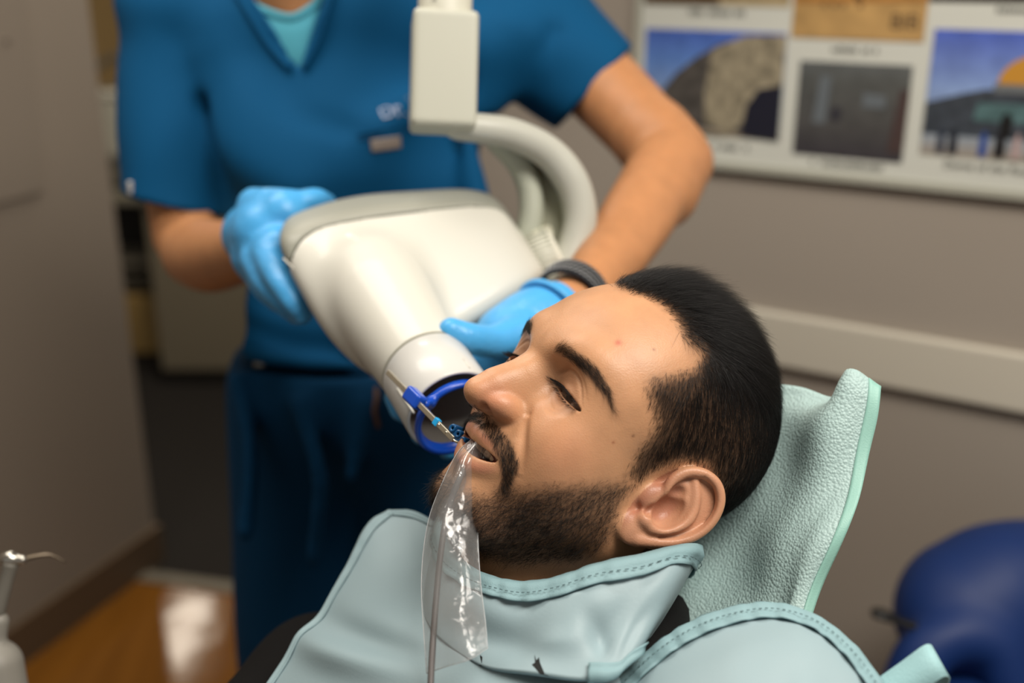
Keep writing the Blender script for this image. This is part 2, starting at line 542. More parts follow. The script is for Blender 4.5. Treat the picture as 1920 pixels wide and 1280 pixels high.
def shape(box, poly, m, parent, off=.0142):
    u0, z0, u1, z1 = box
    return slab('printed_shape', [BQ + bu * (u0 + (u1 - u0) * a) + Z * (z0 + (z1 - z0) * b) + bn * off for a, b in poly], bn, .0006, m, parent)
def caption(cx, cy, wpx, seed):
    u, z = wc(cx, cy); u1, _ = wc(cx + wpx, cy); w = (u1 - u); r = random.Random(seed); parts = []
    x = u - w / 2
    while x < u + w / 2:
        ww = r.uniform(.0035, .0055); hh = r.uniform(.006, .0095)
        if r.random() < .84:
            f = lambda a, b: BQ + bu * (x + a) + Z * (z + b) + bn * .0132
            q = [f(0, 0), f(ww * .8, 0), f(ww * .8, hh), f(0, hh)]
            parts.append(([*q, *[p - bn * .001 for p in q]], [(0, 1, 2, 3), (7, 6, 5, 4), (0, 4, 5, 1), (1, 5, 6, 2), (2, 6, 7, 3), (3, 7, 4, 0)]))
        x += ww + .0012
    V, F = join_vf(parts); return mesh_obj('caption', V, F, cap_m, poster, smooth=False)
# lower row
bx, ph = photo((1218, 52), (1464, 262), [(0, '#8a7a60'), (.18, '#8494a8'), (.7, '#5c80c0'), (1, '#4560b0')], 'photo_rock')
shape(bx, [(.12, .10), (1, .02), (1, .98), (.78, .97), (.55, .88), (.38, .74), (.24, .58), (.14, .40)], flatc('grey_rock', '#4c4844', var=.4), ph)
shape(bx, [(.48, .10), (.66, .03), (.84, .30), (1.0, .55), (1, .98), (.72, .96), (.5, .82), (.46, .4)], flatc('pale_stone', '#8e8570', var=.45), ph, .0148)
shape(bx, [(.74, .02), (1, .0), (1, .52), (.84, .48), (.76, .30)], flatc('dark_gate', '#20202c'), ph, .0152)
shape(bx, [(.10, .09), (.62, .0), (.0, .0), (.0, .09)], flatc('sand_ground', '#8c7d62'), ph, .0152)
shape(bx, [(0, .38), (.10, .36), (.12, .44), (0, .50)], flatc('shrub', '#8a9050'), ph, .0147)
bx, ph = photo((1506, 112), (1694, 303), [(0, '#38353a'), (.35, '#4c4b4a'), (.8, '#545654'), (1, '#5c6060')], 'photo_dark_room')
for q_ in ([(.16, .35), (.28, .35), (.30, .85), (.20, .85)], [(.6, .55), (.8, .55), (.8, .68), (.6, .7)]): shape(bx, q_, flatc('pale_glow_patch', '#646b70'), ph)
shape(bx, [(.32, .40), (.40, .38), (.42, .52), (.34, .54)], flatc('dark_figure', '#33323a'), ph, .0146)
shape(bx, [(.86, .1), (1, .1), (1, .75), (.92, .75)], flatc('brown_edge', '#483a38'), ph, .0146)
bx, ph = photo((1757, 53), (2040, 312), [(0, '#9a8f80'), (.2, '#90a0b0'), (.55, '#8098c8'), (1, '#4a60b8')], 'photo_dome')
shape(bx, [(0, .17), (0, .42), (.2, .50), (.35, .55), (.9, .55), (.98, .5), (.98, .17)], flatc('shaded_building', '#3a4048', var=.3), ph)
shape(bx, [(.30, .30), (.98, .30), (.98, .46), (.32, .44)], flatc('teal_tiles', '#4e6a6c', var=.3), ph, .0147)
shape(bx, [(.40, .53), (.92, .53), (.92, .60), (.40, .60)], flatc('grey_drum', '#6a6e70'), ph, .0148)
shape(bx, [(.41 + .0 * k, .60) if k < 0 else (.665 + .245 * math.cos(math.pi * k / 16), .60 + .235 * math.sin(math.pi * k / 16)) for k in range(17)], flatc('gold_dome', '#c08a34', .35), ph, .0150)
for k, (a, w_, c_) in enumerate([(.10, .05, '#2a3040'), (.17, .06, '#20242e'), (.36, .05, '#2c4a90'), (.45, .07, '#1c1a1c'), (.56, .05, '#b09a98'), (.66, .06, '#30303a'), (.8, .06, '#3a2c2c')]):
    shape(bx, [(a, .02), (a + w_, .02), (a + w_ * .9, .17), (a + w_ * .5, .23), (a + w_ * .1, .17)], flatc('crowd_figure', c_), ph, .0150)
shape(bx, [(.47, .18), (.54, .18), (.54, .34), (.50, .38), (.47, .34)], flatc('doorway', '#181818'), ph, .0149)
# upper row, cut by the top of the frame
bx, ph = photo((1223, -190), (1485, 12), [(0, '#b8a680'), (.15, '#6a5c48'), (1, '#7a90c0')], 'photo_upper_left')
shape(bx, [(0, .0), (.55, .0), (.5, .10), (.1, .16), (0, .12)], flatc('brown_ground', '#5c4a34'), ph)
bx, ph = photo((1507, -150), (1735, 78), [(0, '#b3905c'), (.5, '#b8935c'), (1, '#b07a4a')], 'photo_sand_wall')
shape(bx, [(0, .30), (1, .33), (1, .95), (0, .95)], flatc('orange_wall', '#a8763c', var=.2), ph)
for a in (.22, .30, .37, .50): shape(bx, [(a, .27), (a + .03, .27), (a + .03, .31), (a, .31)], flatc('small_bird', '#7c6240'), ph, .0147)
shape(bx, [(.46, .34), (.52, .34), (.50, .44), (.47, .44)], flatc('dark_post', '#302620'), ph, .0150)
def text_obj(name, body, loc, right, upv, size, m, parent, ext=.0003):
    cu = bpy.data.curves.new(name, 'FONT'); cu.body = body; cu.size = size; cu.extrude = ext
    ob = bpy.data.objects.new(name, cu); COL.objects.link(ob)
    r_, u_ = unit(right), unit(upv); u_ = unit(u_ - r_ * np.dot(u_, r_)); n_ = np.cross(r_, u_)
    M = Matrix(((r_[0], u_[0], n_[0], loc[0]), (r_[1], u_[1], n_[1], loc[1]), (r_[2], u_[2], n_[2], loc[2]), (0, 0, 0, 1)))
    me = ob.to_mesh().copy() if False else bpy.data.meshes.new_from_object(ob)
    bpy.data.objects.remove(ob); me.materials.clear(); me.materials.append(m)
    o = bpy.data.objects.new(name, me); COL.objects.link(o); me.transform(M)
    if parent is not None:
        o.parent = parent
        o.matrix_parent_inverse = Matrix.Translation(parent.location).inverted() if parent.type == 'EMPTY' else Matrix.Identity(4)
    return o
text_obj('lettering', 'BIB', wp(1672, 52, .0142), bu, Z, .030, flatc('brown_ink', '#5c4a34'), ph)
bx, ph = photo((1768, -170), (2060, 8), [(0, '#2a221c'), (.3, '#3a2e26'), (1, '#50443a')], 'photo_upper_right')
for cx, cy, w_, s_ in ((1348, 28, 105, 1), (1345, 276, 120, 3), (1610, 98, 95, 4), (1588, 312, 135, 5)): caption(cx, cy, w_, s_)
caption(1905, 24, 70, 6)
text_obj('caption', 'Dome of the Rock', wp(1772, 311, .0132), bu, Z, .0165, cap_m, poster)

# ---- things down the hall
cab_m = mat('taupe_laminate', '#6f6654', .6); tan_m = mat('tan_laminate', '#a98a52', .6); dark_m = mat('dark_recess', '#26221c', .8)
def floorp(px, py): return onplane(px, py, (0, 0, 0), Z)
g0 = floorp(308, 722); yb = g0[1]
def hallp(px, py, Y): return onplane(px, py, (0, Y, 0), (0, 1, 0))
cz = hallp(290, 372, yb)[2]
x0 = g0[0]
cab = thing('cabinet', (x0 + .5, yb + .3, 0), 'taupe base cabinet with a grey counter standing in the dark hall', 'cabinet')
ex, ey, ez = (1, 0, 0), (0, 1, 0), (0, 0, 1)
frame_box('body', (x0, yb, 0), ex, ey, ez, (0, 0, .06), (1.5, .6, cz), cab_m, cab, .004)
frame_box('plinth', (x0, yb, 0), ex, ey, ez, (0, .04, 0), (1.5, .56, .06), dark_m, cab)
frame_box('worktop', (x0, yb, 0), ex, ey, ez, (-.03, -.03, cz), (1.53, .63, cz + .035), mat('grey_worktop', '#77736a', .4), cab, .004)
y2 = yb + .35
xa = hallp(170, 560, y2)[0]; zt = hallp(250, 560, y2)[2]; zt2 = hallp(240, 380, y2)[2]
sh = thing('shelf_unit', (x0 - .3, y2, 0), 'low tan shelf unit with a dark open shelf left of the taupe cabinet', 'shelf')
frame_box('front_panel', (0, y2, 0), ex, ey, ez, (xa, 0, 0), (x0 - .02, .4, zt), tan_m, sh, .003)
frame_box('back_panel', (0, y2, 0), ex, ey, ez, (xa, .36, zt), (x0 - .02, .4, zt2), dark_m, sh)
frame_box('side_panel', (0, y2, 0), ex, ey, ez, (x0 - .08, 0, zt), (x0 - .02, .4, zt2), mat('greige_panel', '#857b66', .6), sh)
frame_box('top', (0, y2, 0), ex, ey, ez, (xa, -.02, zt2), (x0 - .02, .42, zt2 + .03), mat('grey_top', '#7a7566', .5), sh, .003)
for k in range(3):
    zz = zt + .02 + k * .05
    o_ = frame_box('document_tray', (0, y2, 0), ex, ey, ez, (x0 - .42, .05, zz), (x0 - .14, .33, zz + .012), mat('grey_tray', '#5e584c', .5), None, .003)
    tag(o_, ('bottom', 'middle', 'top')[k] + ' dark grey document tray lying in the open shelf', 'tray', 'document trays')
# basin and machine on the shelf top
zb = zt2 + .03
xm = hallp(222, 250, y2 + .2)[0]
br = thing('basin', (xm, y2 + .19, zb), 'grey rounded basin on the hall counter behind the blue sleeve', 'basin')
V, F = lathe_vf((xm, y2 + .2, zb), Z, [(0, .0), (0, .08), (.03, .11), (.10, .13), (.13, .135), (.13, .125), (.06, .10), (.03, .07), (.03, .0)], 32)
mesh_obj('bowl', V, F, mat('brushed_basin', '#8c877a', .35, metal=.3), br)
fa = thing('faucet', (xm - .02, y2 + .38, zb), 'curved chrome gooseneck faucet behind the grey basin', 'faucet')
tp_ = hallp(195, 105, y2 + .38)[2]
tube('spout', [(xm + .12, y2 + .38, zb), (xm + .12, y2 + .38, tp_ - .12), (xm + .08, y2 + .38, tp_ - .02), (xm - .02, y2 + .37, tp_), (xm - .12, y2 + .34, tp_ - .05), (xm - .14, y2 + .3, tp_ - .12)], .014, mat('chrome', '#b8b4aa', .2, metal=.9), fa)
V, F = lathe_vf((xm + .12, y2 + .38, zb), Z, [(0, .035), (.02, .03), (.03, .016)], 20); mesh_obj('base', V, F, mat('chrome_base', '#a8a49a', .25, metal=.9), fa)
zt3 = hallp(205, 165, y2 + .12)[2]
cm = thing('dispenser', (xm - .02, y2 + .1, zb), 'pale grey tabletop dispenser with a rounded lid beside the faucet', 'dispenser')
frame_box('housing', (xm - .02, y2 + .1, zb), ex, ey, ez, (-.09, -.06, .13), (.09, .06, zt3 - zb), mat('pale_grey_plastic', '#a5a294', .45), cm, .02)
frame_box('stand', (xm - .02, y2 + .1, zb), ex, ey, ez, (-.05, .0, 0), (.05, .05, .14), mat('dark_plastic', '#3c3a34', .5), cm, .005)
frame_box('lid', (xm - .02, y2 + .1, zb), ex, ey, ez, (-.10, -.07, zt3 - zb - .03), (.10, .07, zt3 - zb), mat('lid_grey', '#c0bcae', .4), cm, .012)

# ---- blue operator stool at the right
blue_v = mat('blue_vinyl', '#0b2a60', .55, spec=.4, bump=160, bdist=.0004, bstr=.3)
st = thing('stool', (.74, 1.10, 0), 'blue padded operator stool with a rounded backrest by the back wall', 'stool')
g = clay_for(pts((1660, 900, 1.45), (2120, 900, 1.5), (2120, 1420, 1.45), (1660, 1420, 1.4)), .14, .005)
g.path([at(*p) for p in ((1812, 1125, 1.50), (1875, 1095, 1.50), (1960, 1090, 1.52), (2060, 1115, 1.56))], .085, .03)
g.path([at(*p) for p in ((1790, 1165, 1.48), (1860, 1165, 1.48), (1960, 1165, 1.5))], .075, .04)
g.path([at(*p) for p in ((1700, 1300, 1.42), (1735, 1225, 1.42), (1795, 1192, 1.42), (1860, 1210, 1.42), (1895, 1290, 1.42))], .036, .02)
clay_obj('backrest', g, blue_v, st)
g = clay_for(pts((1660, 1100, 1.45), (2120, 1100, 1.5), (2120, 1600, 1.3), (1560, 1600, 1.3)), .16, .005)
c0 = at(1985, 1360, 1.40)
g.ell(c0, (.20, .19, .050), .02); g.path([c0 + np.array([.175 * math.cos(a), .165 * math.sin(a), .012]) for a in np.linspace(0, 6.28, 17)], .036, .02)
clay_obj('seat', g, blue_v, st)
pm = mat('stool_metal', '#8a8a88', .3, metal=.8); pk = mat('black_plastic', '#121211', .45)
cx, cy = float(c0[0]), float(c0[1])
V, F = lathe_vf((cx, cy, .06), Z, [(0, .03), (.25, .03), (.25, .02), (c0[2] - .10, .02)], 20); mesh_obj('column', V, F, pm, st)
bb = at(1920, 1180, 1.56)
tube('backrest_bracket', [(cx, cy, c0[2] - .05), ((cx + bb[0]) / 2 + .05, cy + .17, c0[2] - .05), (bb[0], bb[1] + .03, c0[2] + .06), tuple(bb)], .014, pk, st)
tube('lever', [at(1740, 1180, 1.42), at(1690, 1165, 1.42), at(1655, 1152, 1.42), at(1636, 1150, 1.42)], [.007, .008, .013, .009], pk, st, flat=.5)
for k in range(5):
    a = 2 * math.pi * k / 5 + .3
    lg = tube('leg', [(cx, cy, .09), (cx + .15 * math.cos(a), cy + .15 * math.sin(a), .085), (cx + .27 * math.cos(a), cy + .27 * math.sin(a), .065)], [.022, .018, .013], pk, st)
    V, F = lathe_vf((cx + .27 * math.cos(a) - .012 * math.sin(a), cy + .27 * math.sin(a) + .012 * math.cos(a), .027), (-math.sin(a), math.cos(a), 0), [(-.012, .01), (-.012, .027), (.012, .027), (.012, .01)], 20)
    w = mesh_obj('caster', V, F, pk, lg)

# ---- instrument stand at the lower left edge
ch = mat('polished_steel', '#b9b6ae', .2, metal=.9); gp = mat('grey_handpiece', '#6d6a62', .45)
hp = thing('dental_handpiece', at(8, 1180, .95), 'steel dental handpiece with a thin bent tip at the lower left edge', 'dental tool')
tube('handle', pts((-6, 1150, .95), (6, 1110, .95), (14, 1080, .95), (20, 1055, .95)), [.007, .006, .006, .007], gp, hp)
g = clay_for(pts((5, 1030, .95), (60, 1070, .95)), .012, .0012); g.cap(at(10, 1048, .95), at(42, 1049, .95), .0052, .004, .002); g.ell(at(18, 1046, .95), (.0065,) * 3, .003)
clay_obj('head', g, ch, hp)
tube('tip', pts((42, 1049, .95), (70, 1042, .955), (95, 1040, .96), (124, 1054, .965)), [.0022, .0018, .0014, .0008], mat('dull_steel', '#6a5f50', .3, metal=.7), hp, seg=8)
ho = thing('instrument_holder', at(-20, 1250, .95), 'grey plastic instrument holder at the bottom left corner', 'holder')
g = clay_for(pts((-60, 1130, .95), (70, 1340, .95)), .05, .002)
g.cap(at(-2, 1165, .95), at(-6, 1190, .95), .0085, .0085, .004); g.cap(at(-10, 1250, .95), at(20, 1400, .95), .024, .022, .006)
clay_obj('cup', g, mat('pale_holder', '#85827a', .5), ho)
tube('post', [at(10, 1340, .95), at(10, 1340, .95) * [1, 1, 0] + [0, 0, .02]], .02, pk, ho, n=1)
V, F = lathe_vf(at(10, 1340, .95) * [1, 1, 0], Z, [(0, .0), (0, .18), (.02, .18), (.03, .03), (.03, .0)], 32); mesh_obj('base', V, F, pk, ho)
# ------------------------------------------------------------------ the patient's head
# head frame: x to his right, y out of the face, z to the crown; origin between the ears
HR = np.array([[-0.4228, 0.9062, -0.0032], [-0.6762, -0.3132, 0.6668], [0.6033, 0.2841, 0.7452]])
HT = np.array([0.0722, 0.7262, H - 0.3384])
def head_to_world(p): return np.asarray(p, float) @ HR + HT

EYE = (.0350, .0705, .0120)
def sculpt_head(h=0.0011):
    g = Clay((-0.112, -0.135, -0.20), (0.004, 0.155, 0.145), h)     # his left half, mirrored below
    X = g.ax[0]
    def E(c, r, k=0.01, op='add', R=None): g.ell((-c[0], c[1], c[2]), r, k, op, R)
    def C(a, b, ra, rb=None, k=0.01, op='add'): g.cap((-a[0], a[1], a[2]), (-b[0], b[1], b[2]), ra, rb, k, op)
    def T(pts, r, k=0.004, op='add'): g.path([(-p[0], p[1], p[2]) for p in pts], r, k, op)
    # skull
    E((0, -.009, .048), (.077, .096, .081), .01)
    E((0, -.040, .035), (.070, .062, .070), .03)
    E((0, .040, .042), (.063, .057, .046), .03)
    E((0, .030, -.015), (.060, .062, .075), .03)
    E((.040, .045, .020), (.030, .035, .040), .025)
    # jaw and cheeks
    E((0, .050, -.050), (.043, .040, .046), .025)
    C((.054, .002, -.052), (.020, .062, -.094), .015, .016, .022)
    E((.052, .014, -.038), (.017, .028, .036), .022)
    E((0, .081, -.092), (.021, .016, .017), .018)
    E((0, .035, -.080), (.040, .040, .022), .025)
    E((.046, .052, -.012), (.020, .026, .018), .020)
    E((.038, .066, -.024), (.020, .020, .020), .018)
    E((.046, .042, -.042), (.020, .030, .030), .025)
    # neck
    C((0, -.030, -.03), (0, -.050, -.22), .056, .060, .03)
    C((0, .000, -.07), (0, -.022, -.22), .040, .045, .03)
    # muzzle and brow
    E((0, .067, -.050), (.034, .028, .027), .018)
    T([(.010, .090, .030), (.026, .090, .037), (.044, .077, .037), (.056, .060, .026)], [.009, .009, .008, .006], .014)
    E((0, .088, .034), (.014, .010, .014), .015)
    # eye socket
    E((.032, .100, .011), (.018, .017, .012), .014, 'sub')
    # nose
    T([(0, .089, .028), (0, .0915, .015), (0, .1015, .000), (0, .1115, -.013)], [.0085, .0080, .0090, .0100], .012)
    E((0, .1180, -.0250), (.0108, .0105, .0100), .008)
    C((0, .092, .000), (0, .100, -.018), .012, .014, .014)
    E((.0140, .1000, -.0225), (.0088, .0130, .0086), .0045)
    E((.0105, .1060, -.0250), (.0070, .0100, .0065), .005)
    C((0, .098, -.0300), (0, .116, -.0290), .0045, .0045, .005)
    T([(.0112, .1150, -.0312), (.0108, .1095, -.0330), (.0098, .1045, -.0335)], [.0030, .0040, .0032], .0012, 'sub')
    T([(.0105, .1110, -.0310), (.0092, .1040, -.0220)], [.0038, .0030], .0012, 'sub')
    T([(.0210, .105, -.008), (.0235, .096, -.0105), (.0245, .0915, -.0165)], [.0006, .0012, .0006], .004, 'sub')
    # eyelids: a shell round the eyeball with a narrow opening
    ex, ey, ez = EYE
    E((ex + .0006, ey, ez), (.0176, .0150, .0142), .004)
    ta = math.radians(9)
    E((ex + .0018, ey + .0100, ez - .0032), (.0185, .0150, .0025), .0012, 'sub', np.array([[math.cos(ta), 0, math.sin(ta)], [0, 1, 0], [-math.sin(ta), 0, math.cos(ta)]]))
    # mouth: lips, opening, corners
    T([(0, .0965, -.0490), (.005, .0970, -.0475), (.013, .0950, -.0480), (.023, .0890, -.0490), (.0330, .0800, -.0510)],
      [.0045, .0050, .0046, .0038, .0022], .006)
    T([(0, .0935, -.0690), (.009, .0925, -.0680), (.020, .0880, -.0630), (.0325, .0800, -.0530)], [.0042, .0040, .0030, .0018], .007)
    T([(-.002, .0940, -.0580), (.010, .0930, -.0570), (.020, .0900, -.0550), (.0325, .0830, -.0520)], [.0056, .0054, .0044, .0016], .002, 'sub')
    E((0, .0700, -.0575), (.0250, .0200, .0065), .003, 'sub')
    E((.0, .0560, -.0600), (.020, .026, .014), .004, 'sub')
    E((0, .0965, -.0830), (.014, .007, .005), .008, 'sub')
    T([(0, .1035, -.036), (0, .104, -.043)], .002, .004, 'sub')
    # ---- ear, in its own tilted frame
    ea = math.radians(18); fl = math.radians(24)
    up = np.array([0, -math.sin(ea), math.cos(ea)])
    fw = np.array([0, math.cos(ea), math.sin(ea)])
    out = np.array([-1.0, 0, 0])
    fw2 = fw * math.cos(fl) - out * math.sin(fl); nn = out * math.cos(fl) + fw * math.sin(fl)
    o = np.array([-.0745, -.003, -.010])
    o = o + np.array([0, -.002, -.001])
    def q(a, b, n): return o + fw2 * a + up * b + nn * n
    ER = np.array([fw2, up, nn])
    def EE(c, r, k, op='add'): g.ell(q(*c), r, k, op, ER)
    def ET(pts, r, k, op='add'): g.path([q(*p) for p in pts], r, k, op)
    EE((-.012, .006, .0030), (.0210, .0335, .0042), .003)
    EE((-.006, .004, -.004), (.0120, .0220, .0100), .008)
    EE((-.002, -.026, .0035), (.0105, .0110, .0048), .006)
    ET([(-.002, .004, .0045), (.0055, .0085, .0065), (.0085, .0165, .0070), (.0060, .0270, .0075), (-.0020, .0350, .0085), (-.0130, .0375, .0095),
        (-.0235, .0320, .0100), (-.0300, .0200, .0100), (-.0310, .0060, .0090), (-.0260, -.0080, .0075), (-.0180, -.0190, .0060), (-.0090, -.0280, .005)],
       [.0026, .0033, .0038, .0038, .0037, .0036, .0036, .0036, .0035, .0036, .0040, .0045], .0025)
    ET([(-.0080, -.0165, .0080), (-.0155, -.0100, .0085), (-.0200, .0020, .0085), (-.0180, .0120, .0080), (-.0110, .0210, .0070), (-.0030, .0270, .0060)],
       [.0040, .0036, .0036, .0036, .0034, .0025], .003)
    EE((.0090, -.0030, .0030), (.0055, .0080, .0046), .006)
    EE((-.0010, -.0165, .0080), (.0055, .0048, .0045), .004)
    EE((-.0060, .0000, .0110), (.0100, .0135, .0140), .0025, 'sub')
    EE((-.0010, .0120, .0110), (.0058, .0075, .0090), .0025, 'sub')
    EE((.0020, -.0095, .0090), (.0028, .0055, .0060), .002, 'sub')
    ET([(-.004, .0320, .0120), (-.0140, .0310, .0110), (-.0230, .0240, .0105), (-.0265, .0100, .0105), (-.0230, -.0040, .0100), (-.0160, -.0150, .009)],
       [.0016, .0022, .0026, .0024, .0018, .0012], .0025, 'sub')
    # mirror
    keep = int(round((0 - g.lo[0]) / h))
    L = g.V[:keep + 1]
    g.V = np.concatenate([L, L[:-1][::-1]], 0)
    g.n = np.array(g.V.shape)
    g.ax = [g.lo[i] + h * np.arange(g.n[i], dtype=np.float32) for i in range(3)]
    return g
# ==== BUILD
HAIR_P = [(0, .090), (.149, .0916), (.27, .0946), (.413, .0961), (.6, .0943), (.724, .092), (.83, .0869), (.973, .0873), (1.078, .0866), (1.071, .0761),
          (.932, .062), (.841, .0541), (.827, .0475), (.88, .0395), (.954, .0339), (1.045, .0287), (1.087, .0203), (1.085, .0091), (1.127, -.0034),
          (1.149, -.0123), (1.35, -.010), (1.43, .006), (1.60, .020), (1.78, .026), (1.95, .02), (2.0, -.01), (2.05, -.05), (2.3, -.07), (3.3, -.08), (3.3, .3), (-.5, .3), (-.5, .090)]
BEARD_P = [(1.149, -.0123), (1.093, -.017), (.997, -.0226), (.92, -.0278), (.819, -.0352), (.725, -.0438), (.648, -.0502), (.569, -.057), (.512, -.0600),
           (.45, -.062), (.40, -.066), (.36, -.074), (.2, -.080), (.06, -.079), (-.5, -.078), (-.5, -.125), (0, -.125), (.365, -.1208), (.77, -.1106), (1.056, -.0987), (1.389, -.0784),
           (1.482, -.061), (1.44, -.044), (1.35, -.034), (1.32, -.022), (1.35, -.010)]
MUST_P = [(-.3, -.0350), (0, -.0345), (.112, -.0345), (.219, -.0355), (.350, -.0385), (.46, -.046), (.49, -.068), (.40, -.068), (.372, -.0585), (.290, -.0505), (.155, -.0458), (0, -.0440), (-.3, -.0440)]
BROW_P = [(.175, .0335), (.180, .0265), (.330, .0290), (.493, .0285), (.628, .0250), (.790, .0190), (.660, .0305), (.519, .0365), (.382, .0370), (.280, .0355)]

def poly_sd(u, v, poly, su=.075):
    """signed distance (negative inside) to a polygon in angle and height"""
    q = np.array(poly, float) * [su, 1]; x = u * su
    d = np.full(len(u), 9.0); ins = np.zeros(len(u), bool)
    for a, b in zip(q, np.roll(q, -1, 0)):
        ab = b - a; L2 = ab @ ab + 1e-12
        t = np.clip(((x - a[0]) * ab[0] + (v - a[1]) * ab[1]) / L2, 0, 1)
        d = np.minimum(d, np.hypot(x - a[0] - t * ab[0], v - a[1] - t * ab[1]))
        c = (a[1] > v) != (b[1] > v)
        xi = a[0] + (v - a[1]) / (b[1] - a[1] + 1e-12) * ab[0]
        ins ^= c & (x < xi)
    return np.where(ins, -d, d)

def sstep(e0, e1, x):
    t = np.clip((x - e0) / (e1 - e0), 0, 1); return t * t * (3 - 2 * t)

def vert_normals(P, F):
    n = np.cross(P[F[:, 2]] - P[F[:, 0]], P[F[:, 3]] - P[F[:, 1]])
    N = np.zeros_like(P)
    for k in range(4):
        for c in range(3): N[:, c] += np.bincount(F[:, k], n[:, c], len(P))
    return N / np.maximum(np.linalg.norm(N, axis=1, keepdims=True), 1e-12)

def pathdist(P, pts, n=6):
    q = catmull(pts, n); D = np.full(len(P), 9.0)
    for a, b in zip(q[:-1], q[1:]):
        ab = b - a; t = np.clip((P - a) @ ab / (ab @ ab + 1e-12), 0, 1)
        D = np.minimum(D, np.linalg.norm(P - a - t[:, None] * ab, axis=1))
    return D

RNG = np.random.default_rng(7)
def strands(name, roots, dirs, curls, lengths, r, material, parent, npt=4, toworld=head_to_world, W=None):
    """tapered three-sided hairs; dirs bend towards curls"""
    n = len(roots)
    t = np.linspace(0, 1, npt)
    pts = roots[:, None] + lengths[:, None, None] * (dirs[:, None] * t[None, :, None] + curls[:, None] * (t ** 2)[None, :, None])
    s = np.cross(dirs, RNG.normal(size=(n, 3))); s /= np.linalg.norm(s, axis=1, keepdims=True)
    w = np.cross(dirs, s); w /= np.maximum(np.linalg.norm(w, axis=1, keepdims=True), 1e-9)
    rad = r * (1 - .75 * t ** 1.5)
    V = []
    for k in range(3):
        a = 2 * math.pi * k / 3
        V.append(pts + (math.cos(a) * s + math.sin(a) * w)[:, None] * rad[None, :, None])
    V = np.stack(V, 2).reshape(-1, 3)                     # n, npt, 3
    base = (np.arange(n) * npt * 3)[:, None, None] + (np.arange(npt - 1) * 3)[None, :, None]
    F = []
    for k in range(3):
        k2 = (k + 1) % 3
        F.append(np.stack([base[..., 0] + k, base[..., 0] + k2, base[..., 0] + 3 + k2, base[..., 0] + 3 + k], -1))
    F = np.concatenate([f.reshape(-1, 4) for f in F])
    return mesh_obj(name, toworld(V), F, material, parent)

def norm_rows(a): return a / np.maximum(np.linalg.norm(a, axis=1, keepdims=True), 1e-9)

def tangent(d, n): return norm_rows(d - n * (d * n).sum(1, keepdims=True))

FOLDS = [([(.020, .0165), (.027, .0222), (.036, .0238), (.045, .0200), (.0545, .0095)], -.0011, .0011),
         ([(.024, .0190), (.031, .0258), (.040, .0262), (.049, .0205), (.056, .0125)], -.0006, .0012),
         ([(.024, .0155), (.031, .0190), (.039, .0195), (.047, .0140)], .0007, .0025),
         ([(.021, .0050), (.028, -.0005), (.037, -.0035), (.047, -.0010)], -.0006, .0013),
         ([(.023, .0000), (.031, -.0050), (.041, -.0060), (.052, -.0010)], -.0005, .0018),
         ([(.0245, -.0185), (.032, -.027), (.040, -.038), (.044, -.052)], -.0022, .0034),
         ([(.030, -.034), (.037, -.044), (.040, -.055)], .0010, .0050)]
def face_folds(P):
    x = np.abs(P[:, 0]); z = P[:, 2]; d = np.zeros(len(P)); m = (P[:, 1] > .045) & (z > -.075) & (z < .04)
    Q = np.c_[x, z][m]; acc = np.zeros(len(Q))
    for pts_, dep, w in FOLDS:
        q = catmull(pts_, 6); D = np.full(len(Q), 9.0); T_ = np.zeros(len(Q)); n = len(q) - 1
        for k in range(n):
            a, b = q[k], q[k + 1]; ab = b - a; t = np.clip((Q - a) @ ab / (ab @ ab), 0, 1)
            dd = np.linalg.norm(Q - a - t[:, None] * ab, axis=1); c = dd < D
            D = np.where(c, dd, D); T_ = np.where(c, (k + t) / n, T_)
        acc += dep * np.exp(-(D / w) ** 2) * np.sin(np.pi * np.clip(T_, .02, .98)) ** .6
    d[m] = acc; return d

